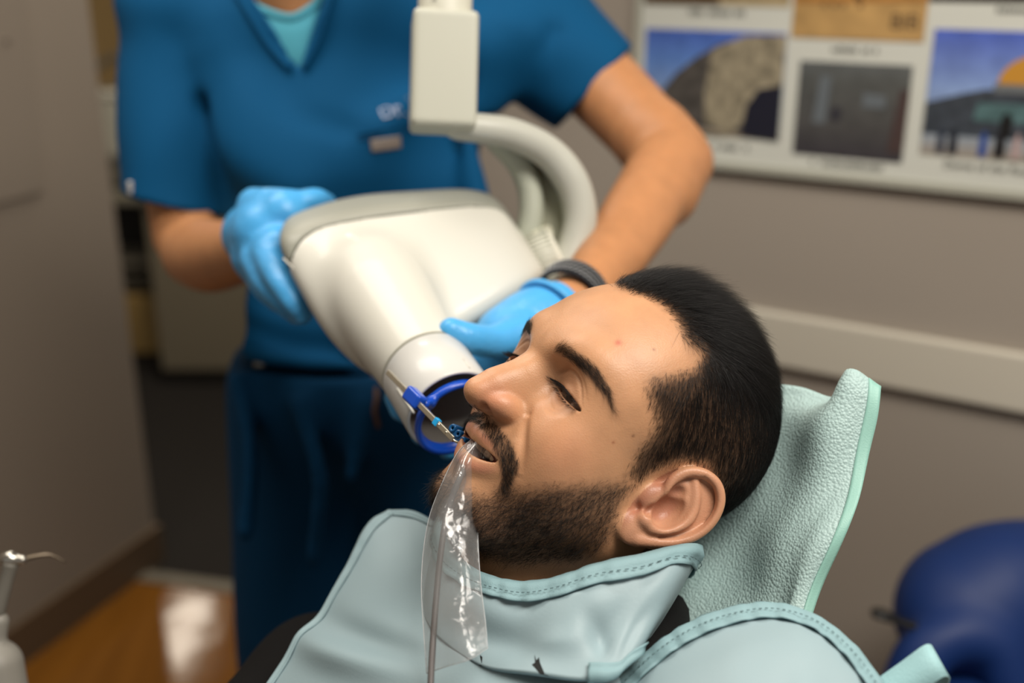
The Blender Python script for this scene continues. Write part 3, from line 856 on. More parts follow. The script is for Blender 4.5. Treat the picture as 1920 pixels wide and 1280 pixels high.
def build_patient():
    per = thing('person', head_to_world((0, -.1, -.2)), 'bearded man with short black hair lying back with a film holder in his open mouth', 'person')
    g = sculpt_head(0.001)
    P, F = g.mesh(); P = P.astype(float)
    N = vert_normals(P, F)
    P = P + N * face_folds(P)[:, None]; N = vert_normals(P, F)
    x = np.abs(P[:, 0]); y = P[:, 1]; z = P[:, 2]
    th = np.arctan2(x, y)
    ea_ = math.radians(18); fl_ = math.radians(24)
    eup = np.array([0, -math.sin(ea_), math.cos(ea_)]); efw = np.array([0, math.cos(ea_), math.sin(ea_)]); eo = np.array([-1.0, 0, 0])
    ef2 = efw * math.cos(fl_) - eo * math.sin(fl_); en = eo * math.cos(fl_) + efw * math.sin(fl_)
    Pe = np.c_[-x, y, z] - np.array([-.0745, -.005, -.011]); la, lb, lnn = Pe @ ef2, Pe @ eup, Pe @ en
    ein = ((la + .010) / .0250) ** 2 + ((lb - .001) / .0415) ** 2
    bowl = ((la + .005) / .015) ** 2 + ((lb - .001) / .022) ** 2
    ear = (x > .0765 + .0 * y) & (y < .024) & (y > -.05) & (z > -.055) & (z < .04)
    earm = np.maximum(sstep(-.0008, .0012, lnn) * (ein < 1) * (x > .070), (bowl < 1) * (x > .060))
    ear = earm > .2
    nz = np.sin(P[:, 0] * 900 + 2 * np.sin(y * 700)) * np.sin(z * 800 + 1.3 * np.sin(x * 600)) * .0012
    dh = poly_sd(th, z, HAIR_P) + nz; db = poly_sd(th, z, BEARD_P) + nz; dm = poly_sd(th, z, MUST_P, .095) + nz * .4; dbr = poly_sd(th, z, BROW_P, .1)
    hm = sstep(.003, -.010, dh) * (1 - earm); bm = sstep(.004, -.009, db) * (1 - earm); mm = sstep(.0015, -.003, dm) * (y > .05)
    brm = sstep(.0012, -.002, dbr) * (y > .05)
    # colour of the skin itself
    C = np.tile(np.array(lin('#b98a66')), (len(P), 1))
    def mix(m, c):
        nonlocal C
        C = C * (1 - m[:, None]) + np.array(lin(c)) * m[:, None]
    mix(.40 * np.exp(-((x - .012) ** 2 + (y - .112) ** 2 + (z + .024) ** 2) / .015 ** 2), '#c0705a')
    mix(.30 * np.exp(-((x - .052) ** 2 + (y - .068) ** 2 + (z + .022) ** 2) / .018 ** 2), '#c67860')
    earp = np.maximum(sstep(-.004, .004, lnn) * sstep(1.25, .7, ein), sstep(1.3, .6, bowl)) * (x > .060)
    mix(.45 * earp, '#b5806c')
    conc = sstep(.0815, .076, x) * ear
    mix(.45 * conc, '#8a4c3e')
    mix(.35 * np.exp(-((x - .034) ** 2 + (y - .08) ** 2 + (z - .012) ** 2) / .015 ** 2), '#a2705a')
    s = np.array([[-1, 1, 1]]); Ps = P.copy(); Ps[:, 0] = x
    up = [(0, .0965, -.0490), (.005, .0970, -.0475), (.013, .0950, -.0480), (.023, .0890, -.0490), (.0330, .0800, -.0510)]
    lo = [(0, .0935, -.0690), (.009, .0925, -.0680), (.020, .0880, -.0630), (.0325, .0800, -.0530)]
    li = np.maximum(sstep(.0062, .0048, pathdist(Ps, up)), sstep(.0066, .0044, pathdist(Ps, lo)))
    mix(.75 * li, '#ad6e5c')
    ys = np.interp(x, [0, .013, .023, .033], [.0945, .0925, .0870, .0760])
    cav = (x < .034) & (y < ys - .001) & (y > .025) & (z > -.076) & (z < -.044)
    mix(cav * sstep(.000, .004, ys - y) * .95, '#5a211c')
    mix(.60 * bm, '#3a2b22'); mix(.38 * mm, '#33261e'); mix(.35 * brm, '#3a2c24')
    side = sstep(.085, .05, z)
    mix(hm * (.97 - .12 * side), '#1b1410')
    for c, rr, cc in [((-.0463, .0827, .0572), .0022, '#b05644'), ((-.0575, .0642, .0679), .0010, '#7a4a30'), ((-.0747, .0483, .0139), .0010, '#5f3826'), ((-.072, .0561, .0025), .001, '#8a5038')]:
        d = np.linalg.norm(P - np.array(c), axis=1); mix(.8 * np.exp(-(d / rr) ** 2), cc)
    m = skin_material('skin')
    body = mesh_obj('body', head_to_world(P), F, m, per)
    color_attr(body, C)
    # eyes
    em = mat('eye_white', '#d9cfc4', .15, attr='tint', coat=.6)
    for sx in (-1, 1):
        c = Clay((-.0150, -.0150, -.0150), (.0150, .0150, .0150), .0007); c.ell((0, 0, 0), (.0132,) * 3, .0005)
        a, b = c.mesh()
        gz = unit((-.10, .93, -.30)); d = np.arccos(np.clip(norm_rows(a.astype(float)) @ gz, -1, 1))
        Ce = np.tile(np.array(lin('#c4b4a6')), (len(a), 1))
        Ce[d < .56] = lin('#2c1a10'); Ce[d < .2] = lin('#050404')
        e = mesh_obj('eye', head_to_world(a + np.array([sx * EYE[0], EYE[1] + .0008, EYE[2]])), b, em, per); color_attr(e, Ce)
    # teeth, one row behind the upper lip
    tp = []
    for k in range(-5, 6):
        a = k * .0072; xx = math.sin(a / .026) * .024 if abs(a) < .036 else 0; yy = .064 + math.cos(a / .026) * .0215
        c = Clay((-.006, -.005, -.007), (.006, .005, .007), .0007)
        c.rbox((0, 0, 0), (.0034, .0030, .0052), np.eye(3), .0022, .001)
        v, f = c.mesh(); ca, sa = math.cos(-a / .026), math.sin(-a / .026)
        v = v @ np.array([[ca, sa, 0], [-sa, ca, 0], [0, 0, 1]]) + np.array([xx, yy, -.0535])
        tp.append((v, f))
    b0 = 0; VV = []; FF = []
    for v, f in tp: VV.append(v); FF.append(f + b0); b0 += len(v)
    mesh_obj('teeth', head_to_world(np.vstack(VV)), np.vstack(FF), mat('tooth_enamel', '#ded3bb', .25), per)
    # ---- hair
    hmat = mat('black_hair', '#0e0b0a', .42, spec=.5); bmat = mat('beard_hair', '#120d0a', .5, spec=.4)
    def roots(w, n):
        p = np.maximum(w, 0); p = p / p.sum()
        i = RNG.choice(len(P), n, p=p)
        return i, P[i] + norm_rows(RNG.normal(size=(n, 3))) * .0006
    # the scalp
    w = sstep(.0015, -.004, dh) * (1 - earm) * (z > -.085) * (.45 + .55 * sstep(.0, -.02, dh)) * np.where(P[:, 0] < .02, 1, .55)
    i, R = roots(w, 70000); n = N[i]
    zz = P[i, 2]; yy = P[i, 1]; xs = np.sign(P[i, 0]); edge = sstep(0, -.022, dh[i])
    top = sstep(.075, .108, zz)
    front = sstep(-.02, .06, yy)
    tdir = np.stack([xs * .05 - .15, -1 + 0 * zz, .15 + 0 * zz], 1)
    sdir = np.stack([0 * zz, -.55 + 0 * zz, -.85 + 0 * zz], 1)
    sdir[:, 1] += np.where(yy > .03, .35, 0)
    t = tangent(tdir * top[:, None] + sdir * (1 - top[:, None]) + RNG.normal(size=R.shape) * .16, n)
    bk = sstep(-.075, .01, yy)
    lift = top * (.25 + .95 * bk + .35 * front) + .25
    D = norm_rows(n * lift[:, None] + t + RNG.normal(size=R.shape) * (.07 + .05 * top[:, None]))
    Lh = (.0030 + .0045 * edge) * (1 - top) + top * (.0100 + .0105 * bk + .009 * front)
    Lh = Lh * np.where(top > .5, .55 + .45 * edge, 1) * RNG.uniform(.7, 1.15, len(i))
    strands('hair', R, D, (t * (.35 + .25 * top[:, None]) - n * (.25 + .15 * top[:, None]) + RNG.normal(size=R.shape) * .06), Lh, .000095, hmat, per, 5)
    # beard and moustache
    w = sstep(.003, -.010, db) ** 1.3 * (1 - earm) * (z > -.13); i, R = roots(w, 15000); n = N[i]
    t = tangent(np.stack([np.sign(P[i, 0]) * -.15, .25 + 0 * i, -1 + 0 * i], 1) + RNG.normal(size=R.shape) * .45, n)
    D = norm_rows(t + n * .45 + RNG.normal(size=R.shape) * .12)
    strands('beard', R, D, t * .1 - n * .2 + RNG.normal(size=R.shape) * .34, (.0048 + .0030 * sstep(0, -.02, db[i])) * RNG.uniform(.6, 1.3, len(i)), .000075, bmat, per, 5)
    w = sstep(.001, -.003, dm) * (y > .07) * (z > -.070) * (1 - cav) ; i, R = roots(w, 3000); n = N[i]
    t = tangent(np.stack([np.sign(P[i, 0]) * .75, -.1 + 0 * i, -.75 + 0 * i], 1) + RNG.normal(size=R.shape) * .22, n)
    D = norm_rows(t + n * .45)
    strands('moustache', R, D, t * .1 - n * .25 + RNG.normal(size=R.shape) * .12, .0060 * RNG.uniform(.6, 1.2, len(i)), .000072, bmat, per, 5)
    for sx in (-1, 1):
        w = sstep(.0010, -.002, dbr) * (y > .05) * (P[:, 0] * sx > 0); i, R = roots(w, 780); n = N[i]
        lat = sstep(.012, .045, np.abs(P[i, 0]))
        t = tangent(np.stack([sx * (.5 + .5 * lat), -.2 * lat, .85 - 1.3 * lat], 1) + RNG.normal(size=R.shape) * .22, n)
        D = norm_rows(t + n * .28)
        strands('eyebrow', R, D, t * .1 - n * .18, .0088 * RNG.uniform(.6, 1.1, len(i)), .000060, bmat, per, 4)
        # lashes along both lid edges
        rt, dr, ln = [], [], []
        em_ = (P[:, 0] * sx > .012) & (P[:, 0] * sx < .062) & (z > -.008) & (z < .030) & (y > .062); Pm = P[em_]
        for k in range(260):
            a = RNG.uniform(-.98, .98); lowl = k % 4 == 0
            px = EYE[0] + .0018 + a * .0172
            zc = EYE[2] - .0032 - a * .0180 * math.tan(math.radians(9)) + (1 if not lowl else -1) * (.0027 * math.sqrt(1 - a * a) + .0003)
            d_ = np.hypot(Pm[:, 0] - sx * px, Pm[:, 2] - zc); c_ = Pm[d_ < .0012]
            if not len(c_): continue
            py = c_[:, 1].max()
            rt.append((sx * px, py, zc)); dr.append(unit((sx * a * .45, .80, -.50 if not lowl else -.75))); ln.append(.0085 if not lowl else .0045)
        nl = len(rt); rt, dr, ln = np.array(rt), np.array(dr) + RNG.normal(size=(nl, 3)) * .09, np.array(ln) * RNG.uniform(.7, 1.1, nl)
        strands('eyelashes', rt, dr, np.tile((0, .05, .30), (nl, 1)), ln, .00012, hmat, per, 5)
    return per

def skin_material(name, base=None):
    m = mat(name, base or '#b98a66', .42, spec=.42, attr=None if base else 'tint', sss=.12, sssr=(.006, .0022, .0012), var=.07, vscale=55)
    nt = m.node_tree; N, L = nt.nodes, nt.links
    b = N['Principled BSDF']; tc = [n for n in N if n.type == 'TEX_COORD'][0]
    v = N.new('ShaderNodeTexVoronoi'); v.inputs['Scale'].default_value = 900
    nz = N.new('ShaderNodeTexNoise'); nz.inputs['Scale'].default_value = 260; nz.inputs['Detail'].default_value = 4
    L.new(tc.outputs['Object'], v.inputs['Vector']); L.new(tc.outputs['Object'], nz.inputs['Vector'])
    ad = N.new('ShaderNodeMath'); ad.operation = 'ADD'
    L.new(v.outputs['Distance'], ad.inputs[0]); L.new(nz.outputs['Fac'], ad.inputs[1])
    bp = N.new('ShaderNodeBump'); bp.inputs['Strength'].default_value = .16; bp.inputs['Distance'].default_value = .0006
    L.new(ad.outputs[0], bp.inputs['Height']); L.new(bp.outputs['Normal'], b.inputs['Normal'])
    return m

PATIENT = build_patient()
# ------------------------------------------------------------------ X-ray unit
xw = mat('ivory_plastic', '#cbcac0', .42, spec=.5, coat=.15)
xg = mat('grey_back_plastic', '#94958a', .42)
xgr = mat('seam_groove', '#7f7e70', .7)
xd = mat('dark_seam', '#2c2b26', .8)
E0 = at(848, 770, .862); B0 = at(706, 553, .985)          # axis of the tube: mouth, back
ax = unit(E0 - B0); RC = .0385
seam = -.056                                              # seam ring, measured back from the mouth
xr = thing('xray_unit', B0, 'ivory dental X-ray head hanging from a curved arm, aimed at the patient\'s mouth', 'x-ray machine')

def body_clay():
    corner = pts((556, 466, .980), (632, 425, 1.0), (800, 418, 1.025), (905, 405, 1.045), (998, 522, 1.05), (935, 560, 1.03), (588, 548, .975), (655, 640, .965), (725, 680, .955),
                 (548, 425, 1.04), (615, 396, 1.06), (800, 390, 1.09), (905, 378, 1.11), (990, 505, 1.12), (715, 640, 1.0), (880, 590, 1.07))
    g = clay_for(corner + [E0], .06, .0022)
    clay_hull(g, corner, .022, .01)
    g.blur(6)
    g.path([B0 - ax * .015, B0 + ax * .01, B0 + ax * .06, E0 + ax * seam], [.050, .049, .043, RC - .001], .016, smooth=False)
    g.blur(2)
    g.plane(E0 + ax * seam, ax, .002)
    return g
# curved seam of the back cover: flat across the top, dropping round the left corner
s2, s3 = at(936, 393, 1.045), at(650, 409, .985)
su = unit(s2 - s3); sn = unit(-ax - su * np.dot(-ax, su))
def cover_cut(g, side, off, k=.001):
    X = np.meshgrid(*g.ax, indexing='ij')
    f = sum((X[i] - s3[i]) * sn[i] for i in range(3)); u = sum((X[i] - s3[i]) * su[i] for i in range(3))
    f = f + 12.0 * np.maximum(0, -.010 - u) ** 2 - off
    g.put((slice(None),) * 3, (f * side).astype(np.float32), k, 'and')
g = body_clay(); cover_cut(g, 1, .011, .002); clay_obj('housing', g, xw, xr)
g = body_clay(); g.V += .0006; cover_cut(g, -1, .0138, .002); clay_obj('back_cover', g, xg, xr)
g = body_clay(); g.V += .0030; cover_cut(g, -1, .005); cover_cut(g, 1, .020); clay_obj('seam', g, xd, xr)
# tube collar, hollow at the mouth
V, F = lathe_vf(E0, ax, [(seam + .0012, RC - .004), (seam + .0012, RC - .0008), (seam + .0022, RC), (-.0012, RC), (0, RC - .0008), (0, RC - .0022), (-.0015, RC - .0030), (-.030, RC - .0032)], 96)
mesh_obj('tube_collar', V, F, mat('white_plastic', '#c6c6c2', .34, coat=.2), xr)
V, F = lathe_vf(E0, ax, [(-.0025, RC - .0030), (-.055, RC - .0045), (-.055, .0001)], 64)
mesh_obj('inner_liner', V, F, mat('dark_liner', '#8a8680', .5, spec=.4), xr)
V, F = lathe_vf(E0, ax, [(seam - .0010, RC - .003), (seam - .0010, RC - .0004), (seam + .0014, RC - .0004), (seam + .0014, RC - .003)], 96)
mesh_obj('seam_ring', V, F, xgr, xr)
# raised guide ribs along the tube
def on_tube(px, py, r, near=.9):
    """point on the tube surface under a photo position"""
    d = unit(at(px, py, 1.0) - CAM); w = CAM - E0
    a = d - ax * np.dot(d, ax); b = w - ax * np.dot(w, ax)
    A, B_, C_ = a @ a, 2 * a @ b, b @ b - r * r
    disc = max(B_ * B_ - 4 * A * C_, 0)
    return CAM + d * ((-B_ - math.sqrt(disc)) / (2 * A))
for p in (((745, 728), (776, 774)), ((868, 672), (880, 690))):
    tube('guide_rib', [on_tube(*p[0], RC), on_tube(*p[1], RC)], .0009, xw, xr, seg=8, n=1)
tube('guide_rib', [on_tube(530, 482, .075) if False else at(531, 484, .962), at(552, 505, .957)], .0008, xw, xr, seg=8, n=1)

# yoke: curved channel arm from the post to the pivot of the head
yo = mat('yoke_plastic', '#b9bab0', .4); yi = mat('yoke_recess', '#a9aa96', .55)
P = catmull(pts((850, 236, 1.03), (905, 240, 1.035), (965, 252, 1.05), (1030, 287, 1.07), (1072, 340, 1.08), (1088, 400, 1.085), (1080, 455, 1.085), (1058, 515, 1.08)), 6)
view = unit(at(1000, 350, 1.0) - CAM)
T = np.gradient(P, axis=0); T /= np.linalg.norm(T, axis=1)[:, None]
S = np.cross(T, view); S /= np.linalg.norm(S, axis=1)[:, None]
tilt = math.radians(35)
g = clay_for(list(P), .06, .0022)
V2 = view[None] * math.cos(tilt) + S * 0
for i in range(len(P) - 1):
    for w in np.linspace(0, .042, 8): g.cap(P[i] + view * w, P[i + 1] + view * w, .0105 + .0045 * min(1, i / len(P) * 2), None, .004)
clay_obj('yoke', g, yo, xr)
Q = catmull(pts((930, 262, 1.075), (968, 300, 1.085), (992, 350, 1.09), (996, 400, 1.09), (988, 445, 1.09)), 6)
g = clay_for(list(Q) + pts((1060, 440, 1.09)), .05, .0022)
for i in range(len(Q) - 1):
    for w in np.linspace(.0, .03, 6): g.cap(Q[i] + view * w, Q[i + 1] + view * w, .0105, None, .004)
clay_obj('yoke_rib', g, mat('yoke_grey_green', '#a9ad9e', .45), xr)
q = pts((955, 262, 1.105), (1040, 300, 1.105), (1085, 400, 1.105), (1060, 500, 1.105), (1000, 450, 1.105), (990, 350, 1.105))
slab('yoke_web', q, -view, .006, yi, xr)
tube('web_slot', pts((1008, 322, 1.098), (1012, 380, 1.098), (1014, 425, 1.098)), .004, mat('slot', '#8d8c78', .6), xr)
g = clay_for(pts((1018, 440, 1.08)), .04, .002); g.rbox(at(1016, 438, 1.09), (.011, .016, .006), np.eye(3), .004); clay_obj('latch', g, mat('latch_ivory', '#d2d0bc', .4), xr)
pv = at(1022, 492, 1.085); pa = unit(at(1075, 470, 1.085) - pv)
V, F = lathe_vf(pv - pa * .02, pa, [(0, .0), (0, .030), (.022, .0315), (.034, .030), (.036, .026), (.036, 0)], 48); mesh_obj('pivot_hub', V, F, mat('hub_ivory', '#d9d8ca', .4), xr)
parts = []
for k in range(36):
    a = 2 * math.pi * k / 36; u_ = unit(np.cross(pa, Z)); w_ = np.cross(pa, u_)
    c = pv + (u_ * math.cos(a) + w_ * math.sin(a)) * .0312
    parts.append(tube_vf([c - pa * .018, c + pa * .012], .0014, 6))
V, F = join_vf(parts); mesh_obj('pivot_knurling', V, F, mat('knurl_grey', '#a4a596', .5), xr)
# post
t0, t1, t2 = at(829, 236, 1.02), at(834, 36, 1.02), at(836, -230, 1.02)
pa2 = unit(t1 - t0)
pf = unit(CAM - t0); pf = unit(pf - pa2 * np.dot(pf, pa2)); pf = unit(pf + np.cross(pa2, pf) * .06); psd = np.cross(pa2, pf)
g = clay_for([t0 - pa2 * .01, t1 + pa2 * .01], .055, .0018); g.rbox((t0 + t1) / 2 - pa2 * .001, (.0305, .0265, float(np.linalg.norm(t1 - t0)) / 2 + .004), np.array([psd, pf, pa2]), .0055, .001)
P_, F_ = g.mesh(); mesh_obj('post_sleeve', P_, F_, mat('post_plastic', '#b7b8aa', .45), xr)
V, F = lathe_vf(t1 - pa2 * .01, pa2, [(0, .0255), (float(np.linalg.norm(t2 - t1)), .0255)], 48); mesh_obj('post', V, F, mat('upper_post_plastic', '#d0cfc0', .42), xr)
text_obj('post_marking', 'S', at(812, 1, .993), (1, .05, 0), pa2, .008, mat('marking_ink', '#55554c', .6), xr)
# ceiling arm above the frame that carries the post
top = t2
tube('ceiling_arm', [tuple(top), tuple(top + np.array([.0, .02, .12])), tuple(top + np.array([.15, .2, .2])), (1.0, 1.0, 2.2), (1.0, 1.0, 2.6)], .03, xw, xr, seg=20)

# ------------------------------------------------------------------ film holder in the mouth
bl = mat('blue_ring_plastic', '#0d47b4', .3, coat=.3); tl = mat('teal_bite_plastic', '#0a5c96', .3, coat=.3); sl = mat('steel_rod', '#c9c4b4', .22, metal=.9)
fh = thing('film_holder', at(850, 825, .76), 'blue X-ray film holder with an aiming ring and steel rod, bitten by the patient', 'dental holder')
# aiming ring lies in front of the mouth of the tube
rc = E0 + ax * .010; ru = unit(np.cross(ax, Z)); rw = np.cross(ax, ru)
g = clay_for([rc - ru * .045 - rw * .045 - ax * .02, rc + ru * .045 + rw * .045 + ax * .02], .02, .0011)
ring = [rc + (ru * math.cos(a) + rw * math.sin(a)) * .0335 for a in np.linspace(0, 2 * math.pi, 49)]
g.path(ring, .0027, .001, n=1, smooth=False)
ring2 = [p + ax * -.005 + (rc - p) * .06 for p in ring]; g.path(ring2, .0024, .003, n=1, smooth=False)
bk = at(782, 748, .815)
dv = bk - rc; dv = dv - ax * np.dot(dv, ax); tip = rc + unit(dv) * .0335
g.cap(tip, at(797, 757, .815), .0040, .0036, .006)
clay_obj('aiming_ring', g, bl, fh)
r0, r2 = at(727, 697, .840), at(851, 824, .772)
r1 = r0 + (r2 - r0) * .43
rd = unit(r2 - r1); rs = unit(np.cross(rd, view)); rv = np.cross(rd, rs)
def rod_box(name, a, b, hw, hd, m, bev=.0006, parent=fh):
    L_ = float(np.linalg.norm(b - a))
    return frame_box(name, a, unit(b - a), rs, rv, (0, -hw, -hd), (L_, hw, hd), m, parent, bev)
rod = rod_box('rod', r0, r2, .0021, .0014, sl)
g = clay_for([at(760, 735, .82), at(806, 772, .80)], .015, .0007)
g.rbox((r1 + at(776, 742, .816)) / 2 + rd * .0005, (.0092, .0058, .0050), np.array([rd, rs, rv]), .0022, .001)
clay_obj('slider', g, bl, fh)
lb = mat('light_blue_band', '#1c9ad6', .35)
m0 = r1 + (r2 - r1) * .53; rod_box('colour_band', m0, m0 + rd * .0050, .0028, .0020, lb)
tube('rod_groove', [m0 + rd * .0062 - rv * .0012 - view * .0006, r2 - rd * .0015 - rv * .0012 - view * .0006], .0007, mat('rod_groove', '#6a665c', .3, metal=.8), fh, seg=8, n=1)
for t_ in (.0058, .0165):
    c = m0 + rd * t_ - view * .0012; V, F = lathe_vf(c, -view, [(0, .0013), (.0008, .0011), (.0009, .0001)], 16); mesh_obj('rivet', V, F, sl, rod)
tube('bent_pin', [r2 - rd * .002, r2 + rd * .002, at(861, 829, .768), at(868, 825, .766)], .0010, sl, fh, seg=10)
# bite piece: three short tubes side by side, going into the mouth
bd_ = unit(at(905, 838, .790) - at(864, 823, .765))
for (px, py) in ((866, 826), (858, 813), (848, 802)):
    a = at(px, py, .765 + (826 - py) * .0004)
    V, F = lathe_vf(a, bd_, [(.0006, .0010), (.0, .0014), (-.0004, .0026), (.0008, .0032), (.022, .0032), (.022, 0)], 20)
    mesh_obj('bite_socket', V, F, tl, fh)
slab('bite_plate', [at(848, 797, .778), at(866, 830, .766), at(905, 842, .79), at(890, 812, .80)], unit(np.cross(at(866, 830, .766) - at(848, 797, .778), bd_)), .003, tl, fh)
# ------------------------------------------------------------------ the dentist
sk2 = skin_material('dentist_skin', '#b98258')
scrub = mat('teal_blue_scrubs', '#054a74', .8, spec=.15, bump=700, bdist=.0004, bstr=.5)
trou = mat('navy_blue_trousers', '#043556', .85, spec=.15, bump=700, bdist=.0004, bstr=.5)
glove_m = mat('blue_nitrile_glove', '#4aa3de', .38, spec=.5, sss=.05, bump=55, bdist=.004, bstr=.45)
dr = thing('person', at(640, 1500, 1.40) * [1, 1, 0], 'standing dentist in blue scrubs and light blue gloves, head out of frame', 'person')

def wrinkles(g, folds, r=.008, k=.02, op='add'):
    for f in folds: g.path([at(*p) for p in f], r, k, op)

# body: neck, arms, hands under the gloves, one surface with the hidden trunk
K = [at(330, -200, 1.6), at(1420, 900, .85), at(300, 800, 1.6)]
g = Clay(np.min(K, 0) - .05, np.max(K, 0) + .12, .0040)
g.cap(at(545, -40, 1.38), at(560, -190, 1.34), .060, .058, .03)
g.cap(at(440, 10, 1.42), at(860, 20, 1.42), .07, .07, .03)
g.cap(at(650, 120, 1.43), at(660, 560, 1.43), .105, .10, .04)
g.path([at(345, 40, 1.42), at(325, 250, 1.41), at(350, 440, 1.385)], [.052, .046, .043], .02)
g.path([at(368, 474, 1.36), at(400, 480, 1.29), at(478, 465, 1.14)], [.043, .043, .030], .012)
g.path([at(985, 45, 1.40), at(1110, 145, 1.34), at(1225, 262, 1.28)], [.055, .050, .045], .02)
g.path([at(1228, 262, 1.275), at(1262, 300, 1.25), at(1240, 360, 1.21)], [.045, .043, .042], .012)
g.path([at(1245, 320, 1.24), at(1200, 400, 1.16), at(1148, 480, 1.09), at(1085, 560, 1.02), at(1040, 590, 1.0)], [.040, .040, .034, .0285, .028], .014)
g.ell(at(1293, 306, 1.245), (.025, .025, .025), .012)
g.path(pts((1272, 330, 1.215), (1240, 400, 1.15), (1190, 480, 1.08)), [.012, .012, .008], .014)
clay_obj('body', g, sk2, dr)

def ripple(g, amp, f1, f2, sd=0):
    X, Y, W = np.meshgrid(*g.ax, indexing='ij')
    n = np.sin(f2 * (X * .8 + W * .55) + 2.4 * np.sin(f1 * (W - X * .6) + sd) + sd) * np.sin(f1 * (X * .5 - W * .8) + 1.1 + sd)
    g.V += (amp * n).astype(np.float32)
# scrub top
K = [at(205, -120, 1.62), at(1200, 760, 1.20), at(360, 740, 1.62), at(1180, -120, 1.2)]
g = Clay(np.min(K, 0) - .04, np.max(K, 0) + .04, .0040)
g.ell(at(640, 150, 1.44), (.205, .125, .22), .03); g.ell(at(655, 420, 1.44), (.185, .130, .24), .03)
g.ell(at(600, 590, 1.44), (.185, .130, .11), .03)
g.cap(at(400, 10, 1.42), at(900, 15, 1.42), .095, .095, .04)
g.cap(at(345, 30, 1.42), at(316, 440, 1.385), .082, .064, .02)
g.cap(at(960, 25, 1.41), at(1160, 195, 1.33), .092, .060, .03)
# folds of the cloth
wrinkles(g, [((420, 60, 1.345), (470, 200, 1.325), (570, 290, 1.315), (700, 300, 1.32)), ((400, 120, 1.35), (450, 280, 1.33), (560, 360, 1.315)),
             ((860, 60, 1.31), (800, 160, 1.305), (720, 240, 1.30)), ((900, 120, 1.33), (880, 250, 1.33), (900, 380, 1.34)),
             ((960, 60, 1.31), (930, 120, 1.32), (905, 190, 1.34))], .014, .05)
wrinkles(g, [((500, 60, 1.285), (540, 190, 1.28), (640, 235, 1.28)), ((880, 90, 1.31), (850, 200, 1.305)), ((385, 200, 1.34), (400, 300, 1.33), (410, 390, 1.32)),
             ((930, 95, 1.315), (905, 150, 1.33), (900, 230, 1.34)), ((1040, 60, 1.295), (1010, 120, 1.29), (1000, 170, 1.30))], .006, .025, 'sub')
wrinkles(g, [((420, 640, 1.33), (520, 670, 1.31), (660, 690, 1.31), (760, 700, 1.33))], .010, .02)
wrinkles(g, [((430, 600, 1.33), (540, 640, 1.30), (700, 650, 1.30)), ((480, 560, 1.31), (600, 600, 1.30))], .006, .02, 'sub')
ripple(g, .0065, 8, 21); ripple(g, .0030, 17, 44, 2)
g.blur(2)
# openings: v neck, sleeve ends, hem
def half(g, c, n, lo, hi, k=.004):
    (x0, y0, d0), (x1, y1, d1) = lo, hi
    Q_ = np.array([at(x, y, d) for x in (x0, x1) for y in (y0, y1) for d in (d0, d1)])
    sl, P = g.sub(Q_.min(0), Q_.max(0), 0)
    d = sum((P[i] - c[i]) * n[i] for i in range(3)); g.put(sl, d.astype(np.float32), k, 'and')
sb = unit(at(400, 404, 1.36) - at(237, 365, 1.36)); hn = unit(np.cross(sb, view)); hn = hn if hn[2] < 0 else -hn
half(g, at(237, 366, 1.36), hn, (120, 330, 1.15), (372, 640, 1.60))
sb = unit(at(1165, 110, 1.33) - at(1067, 215, 1.33)); hn = unit(np.cross(sb, view)); hn = hn if hn[0] > 0 else -hn
half(g, at(1165, 110, 1.33), hn, (1030, -60, 1.15), (1330, 330, 1.55))
hem = at(560, 668, 1.35); half(g, hem, unit((.02, -.0, -1)), (300, 560, 1.1), (1000, 900, 1.8))
N0 = (at(455, -8, 1.30), at(612, -8, 1.30), at(560, 124, 1.30))
tri = [at(440, -60, 1.2), at(625, -60, 1.2), at(560, 122, 1.2), at(440, -60, 1.36), at(625, -60, 1.36), at(562, 122, 1.36)]
clay_hull(g, tri, .002, .003, 'sub')
scr_top = clay_obj('scrub_top', g, scrub, dr)
# neckline band
for path in (((452, -30), (490, 40), (530, 95), (561, 130)), ((620, -30), (604, 30), (584, 85), (561, 130))):
    pth = []
    pass
# undershirt seen in the neck opening
G = [[at(x, y, d) for x, y, d in row] for row in (
    [(465, 0, 1.335), (490, 18, 1.325), (545, 34, 1.318), (585, 14, 1.325), (606, -10, 1.335)],
    [(470, 40, 1.33), (505, 62, 1.32), (552, 70, 1.315), (585, 50, 1.32), (600, 20, 1.33)],
    [(500, 110, 1.335), (530, 120, 1.325), (560, 128, 1.32), (580, 110, 1.325), (600, 90, 1.335)],
    [(520, 170, 1.36), (540, 175, 1.35), (562, 180, 1.345), (580, 170, 1.35), (600, 150, 1.36)])]
um = mat('light_teal_undershirt', '#4599ad', .8, bump=500, bdist=.0005)
o_, S_, N_ = sheet('undershirt', G, .003, um, dr, 6, 6)
tube('undershirt_neckband', [tuple(p) for p in S_[0]], .0055, um, dr, n=1)
